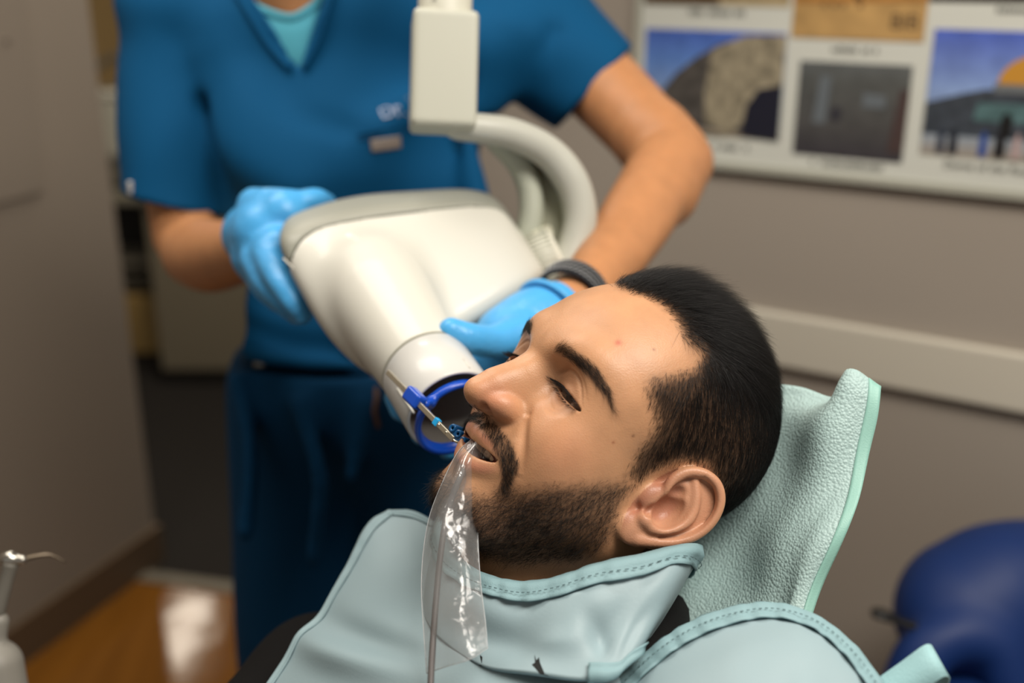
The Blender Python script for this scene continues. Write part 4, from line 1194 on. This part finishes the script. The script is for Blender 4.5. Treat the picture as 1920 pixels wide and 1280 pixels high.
# pocket, embroidery, tag
pk_m = mat('pocket_seam', '#083a60', .8)
bvh_src = scr_top
from mathutils.bvhtree import BVHTree
dg = None
def bvh_of(o):
    me = o.data; V = [v.co.copy() for v in me.vertices]; return BVHTree.FromPolygons(V, [tuple(p.vertices) for p in me.polygons])
BV = bvh_of(scr_top)
def front(px, py, bv, off=.001, fall=1.3):
    """point on the cloth under a photo position, lifted by off"""
    d = Vector(unit(at(px, py, 1.0) - CAM)); h_ = bv.ray_cast(Vector(CAM), d)
    if h_[0] is None: return at(px, py, fall)
    n_ = h_[1] if h_[1].dot(d) < 0 else -h_[1]
    return np.array(h_[0] + n_ * off)
tube('pocket_edge', [tuple(front(x, y, BV, .0006)) for x, y in ((672, 252), (710, 243), (760, 233), (810, 226), (860, 222))], .0020, scrub, dr, flat=.5)
tube('pocket_edge', [tuple(front(x, y, BV, .0003)) for x, y in ((672, 262), (710, 253), (760, 244), (810, 238), (860, 232))], .0012, pk_m, dr, flat=.5)
for path in (((452, -20), (480, 25), (515, 80), (556, 128)), ((618, -20), (606, 25), (590, 75), (562, 128))):
    q = [front(x + (-9 if x < 560 else 9), y + 2, BV, .001) for x, y in path]
    tube('neckline_band', [tuple(p) for p in q], .006, scrub, dr, flat=.4)
c = np.array([[front(695 + 53 * a + b * 2, 262 - 8 * a + 23 * b, BV, .0022) for a in (0, .33, .66, 1)] for b in (0, .5, 1)])
sheet('pocket_tag', c, .0012, mat('grey_woven_tag', '#8a8078', .7), dr, 3, 3)
wn = None
p0, p1 = front(716, 224, BV, .0015), front(776, 212, BV, .0015); p2 = front(716, 200, BV, .0015)
em_ = text_obj('embroidery', 'Dr. S', p0, p1 - p0, p2 - p0, .024, mat('pale_thread', '#97a3bc', .6), dr, .0006)
for v in em_.data.vertices:
    w = v.co; q = BV.find_nearest(w)
    if q[0] is not None:
        n_ = q[1] if q[1].dot(Vector(CAM) - q[0]) > 0 else -q[1]
        v.co = q[0] + n_ * .0012
c = front(246, 352, BV, .001); g = clay_for([c], .012, .001); g.rbox(c, (.003, .003, .008), np.eye(3), .0015); clay_obj('sleeve_tag', g, mat('white_tag', '#b9b7b4', .6), dr)

# trousers
K = [at(380, 620, 1.5), at(1040, 1500, 1.1), at(380, 1500, 1.6), at(1040, 640, 1.6)]
lo_, hi_ = np.min(K, 0) - .05, np.max(K, 0) + .03; lo_[2] = .03
g = Clay(lo_, hi_, .006)
hipL, hipR = at(570, 730, 1.42), at(790, 740, 1.42)
def shank(hx, top_r, kn, an):
    g.path([hx, kn, an], [top_r, .080, .065], .02)
g.ell((hipL + hipR) / 2, (.165, .125, .14), .03)
kL = np.array([hipL[0] - .035, hipL[1] - .02, .48]); kR = np.array([hipR[0] + .01, hipR[1] - .02, .48])
aL = np.array([kL[0] - .0, kL[1] + .04, .06]); aR = np.array([kR[0] + .01, kR[1] + .04, .06])
g.path([hipL, (hipL + kL) / 2, kL, aL], [.100, .094, .080, .075], .02); g.path([hipR, (hipR + kR) / 2, kR, aR], [.118, .102, .082, .075], .02)
for f in [((440, 700, 1.32), (470, 850, 1.30), (460, 1000, 1.30)), ((560, 760, 1.29), (600, 900, 1.28), (590, 1050, 1.3)), ((690, 760, 1.30), (660, 900, 1.3))]:
    g.path([at(*p) for p in f], .010, .03)
ripple(g, .003, 9, 22, 1)
g.blur(1)
half(g, at(560, 655, 1.40), np.array([0, 0, 1.0]), (200, 200, 1.0), (1200, 900, 1.9))
g.plane((0, 0, .075), (0, 0, -1), .003)
tr = clay_obj('trousers', g, trou, dr)
BT = bvh_of(tr)
b_ = front(487, 686, BT, .002); V, F = lathe_vf(b_, -view, [(-.002, .0001), (-.002, .006), (.001, .0075), (.003, .006), (.003, .0)], 24); mesh_obj('snap_button', V, F, mat('pale_button', '#a9a39a', .3, metal=.4), dr)
tube('waist_drawstring', [tuple(front(x, y, BT, .002)) for x, y in ((700, 700), (706, 740), (702, 770), (708, 800))], .003, mat('brown_cord', '#5a4030', .8), dr)
shoe = mat('black_clog', '#141414', .4)
for a_ in (aL, aR):
    g = clay_for([a_ * [1, 1, 0] + [0, .06, 0], a_ * [1, 1, 0] + [0, -.2, .09]], .07, .004)
    q = a_ * [1, 1, 0]
    g.path([q + [0, .03, .045], q + [0, -.06, .042], q + [0, -.15, .035]], [.043, .042, .036], .01)
    g.plane((0, 0, .003), (0, 0, -1), .002); clay_obj('shoe', g, shoe, dr)

# gloves
def glove(name, parts, cuff=None, creases=()):
    A = [p for path, r in parts for p in path]
    g = clay_for(A, .035, .0014)
    for path, r in parts: g.path(path, r, .0065, n=5)
    for path in creases: g.path(path, .0012, .004, 'sub')
    if cuff is not None: g.path(cuff[0], cuff[1], .002, closed_op(cuff))
    return clay_obj(name, g, glove_m, dr)
def closed_op(c): return 'add'
# hand on the back cover (left in the photo): back of the hand to the camera, fingers down the side, thumb over the top
parts = [(pts((478, 440, 1.12), (502, 438, 1.085)), [.034, .036]),
         (pts((478, 385, 1.10), (530, 400, 1.075)), [.018, .024]),
         (pts((482, 480, 1.09), (520, 470, 1.055)), [.026, .024]),
         (pts((505, 388, 1.085), (560, 380, 1.08), (592, 374, 1.09), (612, 380, 1.11)), [.0165, .0125, .0115, .010]),
         (pts((500, 478, 1.045), (522, 520, 1.010), (548, 562, .995), (566, 590, 1.00)), [.0145, .0130, .0115, .0095]),
         (pts((478, 490, 1.06), (505, 535, 1.030), (535, 570, 1.02), (556, 590, 1.03)), [.0145, .0130, .0110, .0095]),
         (pts((470, 480, 1.09), (490, 530, 1.065), (515, 560, 1.055), (535, 575, 1.07)), [.0135, .0125, .0105, .009]),
         (pts((462, 475, 1.11), (478, 515, 1.09), (497, 540, 1.085), (512, 552, 1.095)), [.0125, .0115, .0095, .0085])]
glove('glove', parts)
# hand under the tube (middle of the photo): thumb up on the collar, fingers round behind it
parts = [(pts((1040, 590, 1.0), (1000, 610, .985), (960, 640, .975)), [.031, .034, .035]),
         (pts((985, 655, .975), (930, 690, .975)), [.034, .028]),
         (pts((975, 628, .950), (925, 640, .925), (882, 634, .905), (846, 620, .897)), [.0190, .0145, .0130, .0110]),
         (pts((940, 690, .985), (890, 740, .985), (820, 770, .975), (742, 745, .945)), [.0135, .0125, .0115, .0100]),
         (pts((950, 710, .99), (890, 780, .99), (820, 795, .975), (752, 768, .945)), [.0135, .0125, .0115, .0100]),
         (pts((950, 720, 1.0), (900, 800, 1.0), (850, 820, .985), (790, 815, .965)), [.0130, .0120, .0110, .009]),
         (pts((960, 730, 1.0), (920, 810, 1.0), (880, 840, .99), (840, 845, .98)), [.0120, .0105, .0095, .008])]
glove('glove', parts)
cf = at(1030, 588, .995); ca_ = unit(at(1085, 545, 1.03) - at(1000, 620, .985)); u_ = unit(np.cross(ca_, Z)); w_ = np.cross(ca_, u_)
ring = [cf + (u_ * math.cos(a) + w_ * math.sin(a)) * .0335 for a in np.linspace(0, 2 * math.pi, 33)]
tube('glove_cuff', [tuple(p) for p in ring], .0032, glove_m, dr, n=1, seg=8)
# woven band at the wrist
wc_ = at(1072, 556, 1.015); wa = unit(at(1150, 480, 1.09) - at(1085, 560, 1.02)); u_ = unit(np.cross(wa, Z)); w_ = np.cross(wa, u_)
bm_ = mat('black_strap', '#16161a', .6); gm_ = mat('grey_weave', '#9a9c9e', .5)
wb = bpy.data.objects.new('bracelet', None); COL.objects.link(wb); wb.parent = dr
V, F = lathe_vf(wc_, wa, [(-.010, .0300), (-.010, .0335), (.010, .0345), (.010, .0310), (-.010, .0300)], 48)
mesh_obj('bracelet', V, F, bm_, dr); bpy.data.objects.remove(wb)
parts = []
for j in range(4):
    for k in range(44):
        a = 2 * math.pi * (k + .5 * (j % 2)) / 44; c = wc_ + wa * (-.0075 + .005 * j) + (u_ * math.cos(a) + w_ * math.sin(a)) * (.0342 + .0002 * j)
        t_ = -u_ * math.sin(a) + w_ * math.cos(a); n_ = u_ * math.cos(a) + w_ * math.sin(a)
        parts.append(tube_vf([c - t_ * .0014 - wa * .001, c + t_ * .0010 + wa * .0006], .0008, 6))
V, F = join_vf(parts); o = mesh_obj('bracelet_weave', V, F, gm_, dr)
# ------------------------------------------------------------------ headrest, shirt, lead apron
shirt_m = mat('black_shirt', '#0c0b0b', .85, spec=.2, bump=500, bdist=.0005)
pil_m = mat('mint_pillow_cover', '#9db6b4', .5, spec=.45, bump=500, bdist=.0010, bstr=.65, bkind='voronoi')
vin = mat('pale_blue_vinyl', '#8ba0a6', .52, spec=.45, bump=420, bdist=.0003, bstr=.3)
bind = mat('teal_binding_tape', '#7f9ea4', .62, bump=1500, bdist=.0006, bstr=.5)
stitch_m = mat('dark_stitching', '#4c6468', .7)
# patient's trunk under the apron, black shirt
g = Clay(np.min([at(400, 1080, 1.0), at(1500, 1150, .6), at(400, 1700, .6), at(1500, 1700, .9)], 0) - .12, np.max([at(400, 1080, 1.05), at(1500, 1100, .9), at(1400, 1500, .9)], 0) + .05, .005)
g.path([at(600, 1290, .93), at(780, 1270, .90), at(1000, 1290, .87), at(1250, 1300, .84), at(1400, 1330, .80)], [.058, .06, .06, .05, .052], .04)
g.path([at(600, 1290, .93), at(480, 1400, .86), at(380, 1560, .80)], [.055, .052, .048], .03)
g.path([at(1400, 1330, .80), at(1380, 1500, .72), at(1300, 1700, .66)], [.050, .048, .044], .03)
g.ell(at(900, 1430, .86), (.17, .12, .13), .04)
clay_obj('shirt', g, shirt_m, PATIENT)
tube('shirt_collar', [at(*p) for p in ((1262, 1140, .83), (1245, 1170, .79), (1228, 1205, .76), (1190, 1240, .72), (1150, 1275, .70))], [.016, .018, .018, .014, .012], shirt_m, PATIENT)

# headrest: cushion with a quilted disposable cover
hn_ = HR[1]
occ = head_to_world((0, -.094, .03))
hr = thing('headrest', occ - hn_ * .05, 'mint green quilted headrest cover on the chair behind the man\'s head', 'headrest')
def hp_(px, py, dz=0):
    return onplane(px, py, occ, hn_) + hn_ * dz
edge = [hp_(1470, 712, .0), hp_(1648, 722, 0), hp_(1600, 905, 0), hp_(1490, 1150, 0)]
print('headrest depths', [round(float((p - CAM) @ np.array([0, CP, -SP])), 3) for p in edge])
rows = []
for (a, b, dz) in (((1330, 700), (1648, 722), (0, 0)), ((1320, 780), (1622, 800), (0, 0)), ((1290, 880), (1592, 905), (0, 0)), ((1260, 980), (1552, 1000), (0, 0)), ((1235, 1090), (1512, 1090), (0, 0)), ((1215, 1200), (1470, 1190), (0, 0))):
    r = []
    for i, t_ in enumerate((-.55, -.2, .15, .5, .75, .9, 1.0)):
        px = a[0] + (b[0] - a[0]) * t_; py = a[1] + (b[1] - a[1]) * t_
        sink = -.014 * math.exp(-((px - 1330) / 160) ** 2) - (.014 if i == 6 else 0)
        rr_ = len(rows)
        if rr_ == 0: py += (0, 0, 0, 4, 12, -9, 0)[i]
        r.append(hp_(px, py, sink + ((0, 0, 0, 0, -.004, .014, .012), (0, 0, 0, 0, .008, .008, .004), (0, 0, 0, .004, .004, 0, 0))[rr_][i] if rr_ < 3 else sink))
    rows.append(r)
def pil_w(S, a, b):
    i = np.linspace(0, 6, a)[:, None]; j = np.linspace(0, 6, b)[None, :]
    w = .0030 * np.sin(i * 2.3 + 1.2 * np.sin(j * 1.1)) * np.clip(j - 2.2, 0, 1) + .0022 * np.sin(j * 3.1 + i * .7)
    w += .0050 * np.exp(-((i - .25) / .5) ** 2) * np.sin(j * 1.5 + .4)
    return w
cov, Sp, Np = sheet('quilted_cover', rows, .0015, pil_m, hr, 10, 10, wrinkle=pil_w)
spn = 1.0 if np.dot(Np[30, 30], CAM - Sp[30, 30]) > 0 else -1.0
sheet('cover_margin', Sp[:, -5:] + Np[:, -5:] * spn * .0012, .0008, mat('mint_smooth_margin', '#86b3a8', .5, bump=900, bdist=.0003), hr, up=False)
g = Clay(np.min(edge, 0) - .16, np.max(edge, 0) + .08, .005)
cq = [hp_(1250, 790, -.035), hp_(1500, 800, -.035), hp_(1370, 1130, -.035), hp_(1150, 1130, -.035)]
clay_hull(g, cq + [q - hn_ * .03 for q in cq], .014, .01)
clay_obj('cushion', g, mat('grey_green_cushion', '#5d7a76', .5), hr)
# chair back behind the patient, hidden below the apron
cb = thing('dental_chair', (.12, .60, 0), 'dark padded dental chair back supporting the reclined patient', 'chair')
g = Clay((-.55, .2, .3), (.6, 1.1, 1.25), .010)
g.path([at(1330, 1330, .95), at(900, 1500, 1.02), at(500, 1900, 1.05)], [.05, .06, .06], .03); g.path([at(1150, 1250, 1.0), at(700, 1500, 1.08), at(400, 1900, 1.1)], [.05, .06, .06], .03)
clay_obj('backrest', g, mat('charcoal_vinyl', '#1c1d1e', .5), cb)
m_ = mat('chair_metal', '#3a3a3a', .4, metal=.5)
tube('headrest_bar', [tuple(hp_(1330, 1000, -.08)), tuple(hp_(1250, 1150, -.10)), tuple(at(1150, 1300, .98))], .012, m_, cb)
ctr = at(700, 1500, 1.08) + np.array([.3, .1, 0])
tube('column', [(ctr[0], ctr[1] + .05, .05), (ctr[0], ctr[1] + .05, ctr[2])], .06, m_, cb, n=1, seg=24)
V, F = lathe_vf((ctr[0], ctr[1] + .05, 0), Z, [(0, 0), (0, .26), (.04, .25), (.06, .06), (.06, 0)], 40); mesh_obj('base', V, F, m_, cb)

# ---- lead apron: chest sheet, neck collar, shoulder flap, binding, hanging loop
ap = thing('lead_apron', at(900, 1250, .70), 'pale blue vinyl lead apron with neck collar covering the lying man', 'apron')
def rows_at(R): return [[at(*p) for p in r] for r in R]
def soft(seed, amp, f1=3.0, f2=2.0):
    r = random.Random(seed); ph = [r.uniform(0, 6.3) for _ in range(6)]
    def w(S, a, b):
        i = np.linspace(0, 1, a)[:, None]; j = np.linspace(0, 1, b)[None, :]
        return amp * (np.sin(i * f1 * 3 + 2.2 * np.sin(j * f2 * 2 + ph[0]) + ph[1]) * .6 + np.sin(j * f2 * 5 + 1.7 * np.sin(i * f1 * 2 + ph[2]) + ph[3]) * .4)
    return w
chest = rows_at([[(730, 962, .885), (785, 970, .875), (850, 1015, .845), (930, 1090, .81), (1010, 1130, .80), (1100, 1140, .80)],
                 [(694, 990, .875), (768, 1040, .845), (850, 1110, .785), (950, 1160, .76), (1050, 1190, .75), (1150, 1200, .745)],
                 [(655, 1060, .86), (740, 1110, .81), (840, 1180, .745), (940, 1235, .70), (1060, 1262, .69), (1160, 1266, .69)],
                 [(600, 1150, .84), (700, 1180, .78), (820, 1240, .72), (940, 1290, .68), (1060, 1310, .665), (1170, 1320, .665)],
                 [(540, 1240, .82), (660, 1270, .755), (800, 1320, .695), (940, 1370, .655), (1060, 1390, .64), (1170, 1400, .64)],
                 [(470, 1340, .80), (620, 1370, .73), (780, 1420, .67), (930, 1460, .63), (1060, 1480, .615), (1180, 1490, .615)]])
def chest_w(S, a, b):
    i = np.linspace(0, 5, a)[:, None]; j = np.linspace(0, 5, b)[None, :]
    w = .0012 * np.sin(i * 1.9 + 1.5 * np.sin(j * 1.2))
    w = w + .009 * np.exp(-((i - 3.75 + .25 * (j - .9) ** 2) / .28) ** 2 - ((j - .8) / .8) ** 2) - .007 * np.exp(-((i - 3.2 + .25 * (j - .9) ** 2) / .28) ** 2 - ((j - .9) / .8) ** 2)
    return w
sh_, Sc, Nc = sheet('chest_panel', chest, .004, vin, ap, 12, 12, wrinkle=chest_w)

def binding(name, edge, inw, N, width, parent, scal=.0012, off=.0030, stitch=True, mt=None):
    """gathered tape folded over an edge: edge points, unit vectors pointing into the sheet, normals"""
    n = len(edge); m = 7
    G = np.zeros((n, m, 3))
    for i in range(n):
        s = .45 * math.sin(i * .95 + .8 * math.sin(i * .31)) + .15 * math.sin(i * 1.9 + 1)
        for j in range(m):
            t_ = j / (m - 1)
            lift = off + .0018 + .0008 * math.sin(math.pi * t_ * 2) + scal * s * (.3 + t_ * .5)
            if j == 0: G[i, j] = edge[i] - inw[i] * .0015 - N[i] * .002
            elif j == 1: G[i, j] = edge[i] - inw[i] * .0022 + N[i] * (.002 + scal * s * .5)
            else: G[i, j] = edge[i] + inw[i] * (width * (t_ - .17) + scal * s * .6) + N[i] * lift
    o, S2, N2 = sheet(name, G, .0010, mt or bind, parent, up=False)
    if stitch:
        pr = []
        L_ = [edge[i] + inw[i] * width * .5 + N[i] * (off + .0034) for i in range(n)]
        L_ = catmull(L_, 4)
        for i in range(0, len(L_) - 4, 6): pr.append(tube_vf(L_[i:i + 4], .00032, 5))
        V, F = join_vf(pr); mesh_obj('stitching', V, F, stitch_m, o)
    return o
def edge_of(S, N, which, sgn):
    if which == 'c0': e, i2, nn_ = S[:, 0], S[:, 3], N[:, 0]
    elif which == 'r0': e, i2, nn_ = S[0], S[3], N[0]
    elif which == 'c1': e, i2, nn_ = S[:, -1], S[:, -4], N[:, -1]
    elif which == 'r1': e, i2, nn_ = S[-1], S[-4], N[-1]
    inw = i2 - e; inw /= np.linalg.norm(inw, axis=1)[:, None]
    return e, inw, nn_ * sgn
def camsign(S, N):
    c = S[len(S) // 2, S.shape[1] // 2]; n_ = N[len(S) // 2, S.shape[1] // 2]
    return 1.0 if np.dot(n_, CAM - c) > 0 else -1.0
sg = camsign(Sc, Nc)
e, iw, nn_ = edge_of(Sc, Nc, 'c0', sg); ebm = mat('pale_edge_tape', '#8aa2a8', .55, bump=1500, bdist=.0004, bstr=.4)
binding('edge_binding', e, iw, nn_, .009, ap, .0006, .0016, False, ebm)
e, iw, nn_ = edge_of(Sc, Nc, 'r0', sg); binding('edge_binding', e[:24], iw[:24], nn_[:24], .006, ap, .0005, .0016, False, ebm)

# collar standing round the neck, two rows of binding at its rim
col = rows_at([[(850, 930, .835), (830, 985, .800), (846, 1030, .768), (880, 1066, .745), (925, 1088, .728), (985, 1098, .715), (1050, 1088, .706), (1120, 1064, .702), (1200, 1046, .704), (1287, 1024, .722), (1310, 1030, .76), (1290, 1050, .82)],
               [(845, 960, .830), (815, 1030, .795), (828, 1080, .760), (868, 1118, .732), (922, 1142, .712), (985, 1152, .700), (1050, 1146, .690), (1118, 1126, .686), (1192, 1104, .692), (1266, 1076, .708), (1286, 1080, .76), (1270, 1090, .82)],
               [(840, 990, .830), (800, 1080, .795), (818, 1136, .758), (862, 1176, .730), (918, 1204, .706), (985, 1214, .690), (1050, 1214, .680), (1112, 1202, .676), (1176, 1180, .682), (1238, 1140, .700), (1255, 1140, .76), (1240, 1150, .82)],
               [(840, 1030, .835), (795, 1120, .795), (815, 1178, .750), (862, 1224, .718), (912, 1250, .692), (985, 1264, .674), (1050, 1270, .664), (1108, 1272, .660), (1152, 1266, .664), (1205, 1205, .690), (1220, 1200, .76), (1210, 1210, .82)]])
def col_w(S, a, b):
    i = np.linspace(0, 3, a)[:, None]; j = np.linspace(0, 11, b)[None, :]
    w = .0016 * np.sin(j * 2.1 + i * 1.1) * (i > .6)
    w = w + .0050 * np.exp(-((i - 1.9) / .5) ** 2) * np.sin((j - 5.2) * 1.6) * np.exp(-((j - 6) / 2.2) ** 2)
    w = w - .0045 * np.exp(-(((j - 7.0) - (i - 1.6) * .55) / .30) ** 2) * np.exp(-((i - 2.0) / .7) ** 2)
    w = w + .0040 * np.exp(-(((j - 7.9) + (i - 1.9) * .5) / .35) ** 2) * np.exp(-((i - 2.1) / .8) ** 2)
    return w
cl_, Sl, Nl = sheet('neck_collar', col, .0035, vin, ap, 12, 9, wrinkle=col_w)
sg = camsign(Sl, Nl)
e, iw, nn_ = edge_of(Sl, Nl, 'r0', sg); binding('collar_binding', e, iw, nn_, .0175, ap, .0020)
e, iw, nn_ = edge_of(Sl, Nl, 'r1', sg); k0 = int(len(e) * .62); k1 = int(len(e) * .79); binding('collar_binding', e[k0:k1], iw[k0:k1], nn_[k0:k1], .011, ap, .0007, .0026, False)
# small tears near the lower rim
tear = mat('dark_tear', '#1a1c1c', .9)
BC = bvh_of(cl_)
for poly in ([(901, 1228), (905, 1232), (904, 1247), (899, 1246)], [(1003, 1228), (1006, 1238), (1011, 1232), (1013, 1243), (1021, 1262), (1030, 1267), (1012, 1262), (1002, 1250), (998, 1246), (1004, 1242)]):
    q = [front(x, y, BC, .0004, .68) for x, y in poly]
    n_ = unit(CAM - q[0]); slab('tear', q, n_, .0006, tear, cl_)

# shoulder flap
flap = rows_at([[(1150, 1290, .690), (1215, 1230, .690), (1285, 1182, .690), (1365, 1150, .690), (1450, 1137, .690), (1530, 1160, .680), (1598, 1215, .665), (1650, 1290, .650), (1690, 1360, .64)],
                [(1175, 1310, .672), (1240, 1262, .668), (1305, 1225, .665), (1375, 1200, .662), (1445, 1192, .660), (1505, 1210, .652), (1555, 1255, .642), (1595, 1315, .63), (1620, 1380, .62)],
                [(1200, 1350, .650), (1265, 1310, .645), (1325, 1285, .640), (1380, 1268, .636), (1435, 1262, .634), (1480, 1275, .630), (1515, 1305, .622), (1545, 1350, .614), (1560, 1400, .606)],
                [(1220, 1440, .620), (1280, 1420, .612), (1335, 1400, .608), (1385, 1390, .604), (1430, 1390, .602), (1465, 1400, .600), (1490, 1420, .596), (1510, 1450, .59), (1520, 1480, .585)]])
fl_, Sf, Nf = sheet('shoulder_flap', flap, .004, vin, ap, 10, 11, wrinkle=soft(5, .0012))
sg = camsign(Sf, Nf)
e, iw, nn_ = edge_of(Sf, Nf, 'r0', sg); binding('flap_binding', e, iw, nn_, .0215, ap, .0024)
# woven hanging loop
lp = [at(*p) for p in ((1640, 1275, .655), (1690, 1240, .652), (1728, 1212, .650), (1742, 1208, .652), (1746, 1215, .656), (1735, 1235, .662), (1690, 1275, .668), (1640, 1310, .67))]
lp = catmull(lp, 5); wd = unit(at(1768, 1262, .640) - at(1738, 1208, .650)) * .0205
G = np.array([[p, p + wd * .5, p + wd] for p in lp])
lo_, S3, N3 = sheet('hanging_loop', G, .0012, mat('woven_strap', '#8fb6ba', .65, bump=900, bdist=.0008, bstr=.6), ap, up=False)
# ------------------------------------------------------------------ plastic sleeve and sensor cable
def film():
    m = bpy.data.materials.new('clear_film'); m.use_nodes = True; N, L = m.node_tree.nodes, m.node_tree.links
    N.remove(N['Principled BSDF']); out = N['Material Output']
    tr_ = N.new('ShaderNodeBsdfTransparent'); tr_.inputs[0].default_value = (.97, .97, .97, 1)
    gl = N.new('ShaderNodeBsdfGlossy'); gl.inputs['Roughness'].default_value = .14
    df = N.new('ShaderNodeBsdfTranslucent'); df.inputs[0].default_value = (.85, .85, .85, 1)
    d2 = N.new('ShaderNodeBsdfDiffuse'); d2.inputs[0].default_value = (.85, .85, .85, 1)
    lw = N.new('ShaderNodeLayerWeight'); lw.inputs[0].default_value = .35
    pw = N.new('ShaderNodeMath'); pw.operation = 'POWER'; pw.inputs[1].default_value = 2.5; L.new(lw.outputs['Facing'], pw.inputs[0])
    fr = N.new('ShaderNodeMath'); fr.operation = 'MULTIPLY_ADD'; fr.inputs[1].default_value = .45; fr.inputs[2].default_value = .028; L.new(pw.outputs[0], fr.inputs[0])
    bp = N.new('ShaderNodeBump'); bp.inputs['Distance'].default_value = .003; bp.inputs['Strength'].default_value = .4
    tc = N.new('ShaderNodeTexCoord'); nz = N.new('ShaderNodeTexNoise'); nz.inputs['Scale'].default_value = 70; nz.inputs['Detail'].default_value = 2; nz.inputs['Distortion'].default_value = 1.2
    mp = N.new('ShaderNodeMapping'); mp.inputs['Scale'].default_value = (1.3, 1.3, .35); L.new(tc.outputs['Object'], mp.inputs['Vector']); L.new(mp.outputs[0], nz.inputs['Vector']); L.new(nz.outputs['Fac'], bp.inputs['Height']); L.new(bp.outputs[0], gl.inputs['Normal']); L.new(bp.outputs[0], lw.inputs['Normal'])
    a = N.new('ShaderNodeMixShader'); a.inputs[0].default_value = .5; L.new(df.outputs[0], a.inputs[1]); L.new(d2.outputs[0], a.inputs[2])
    b = N.new('ShaderNodeMixShader'); b.inputs[0].default_value = .075; L.new(tr_.outputs[0], b.inputs[1]); L.new(a.outputs[0], b.inputs[2])
    c = N.new('ShaderNodeMixShader'); L.new(fr.outputs[0], c.inputs[0]); L.new(b.outputs[0], c.inputs[1]); L.new(gl.outputs[0], c.inputs[2])
    L.new(c.outputs[0], out.inputs['Surface']); return m
fm = film()
sv = thing('sensor_sleeve', at(850, 1000, .73), 'clear plastic sleeve hanging from the mouth over a grey cable', 'plastic sleeve')
def bag(front_sh):
    rows = [[(886, 822, .754), (894, 820, .750), (903, 819, .750), (912, 819, .753)],
            [(858, 848, .750), (872, 848, .740), (888, 850, .738), (903, 852, .747)],
            [(829, 905, .744), (852, 898, .730), (873, 900, .730), (893, 905, .741)],
            [(806, 965, .738), (830, 955, .722), (865, 960, .722), (895, 965, .736)],
            [(794, 1030, .728), (825, 1030, .712), (865, 1030, .710), (897, 1030, .724)],
            [(790, 1100, .716), (825, 1100, .700), (870, 1100, .698), (902, 1100, .708)],
            [(794, 1180, .700), (830, 1180, .686), (875, 1175, .680), (910, 1165, .690)],
            [(800, 1262, .684), (835, 1250, .676), (880, 1236, .668), (914, 1215, .674)]]
    return [[at(x, y, d + (front_sh if 0 < j < 3 else front_sh * .0)) for j, (x, y, d) in enumerate(r)] for r in rows]
def bw(seed, amp):
    r = random.Random(seed); a1, a2, a3 = [r.uniform(0, 6) for _ in range(3)]
    def w(S, a, b):
        i = np.linspace(0, 7, a)[:, None]; j = np.linspace(0, 3, b)[None, :]
        e_ = np.sin(np.pi * j / 3)
        return amp * e_ * (np.sin(j * 4.2 + i * 1.1 + a1) + .8 * np.sin(i * 2.9 - j * 2.1 + a2) + .5 * np.sin(i * 5.3 + j * 3.3 + a3)) * np.exp(-i * .16)
    return w
sheet('front_film', bag(-.003), .0001, fm, sv, 10, 12, wrinkle=bw(1, .0022))
sheet('back_film', bag(.007), .0001, fm, sv, 10, 12, wrinkle=bw(2, .0018))
B = bag(0)
edm = mat('sealed_film_edge', '#c9ccce', .2, alpha=.55)
tube('sealed_edge', [tuple(r[0]) for r in B], .0003, edm, sv, seg=6); tube('sealed_edge', [tuple(r[-1]) for r in B], .0003, edm, sv, seg=6); tube('sealed_edge', [tuple(p) for p in B[-1]], .0003, edm, sv, seg=6)
# loose wing of film at the corner of the mouth
sheet('film_wing', rows_at([[(912, 820, .753), (925, 840, .753), (938, 856, .756), (948, 868, .759)], [(903, 850, .746), (915, 858, .744), (925, 866, .747), (934, 872, .75)], [(894, 895, .740), (902, 888, .740), (912, 880, .743), (922, 874, .746)]]), .0001, fm, sv, 8, 8, wrinkle=bw(4, .0016))
cb_ = thing('sensor_cable', at(812, 1200, .70), 'grey sensor cable running down inside the clear plastic sleeve', 'cable')
tube('cord', [at(*p) for p in ((912, 838, .80), (900, 850, .765), (880, 870, .745), (858, 905, .737), (838, 965, .731), (826, 1040, .720), (818, 1120, .707), (812, 1200, .688), (808, 1270, .670), (806, 1340, .655), (804, 1430, .64))], .0021, mat('grey_cable', '#4f4b4a', .45), cb_, seg=14)
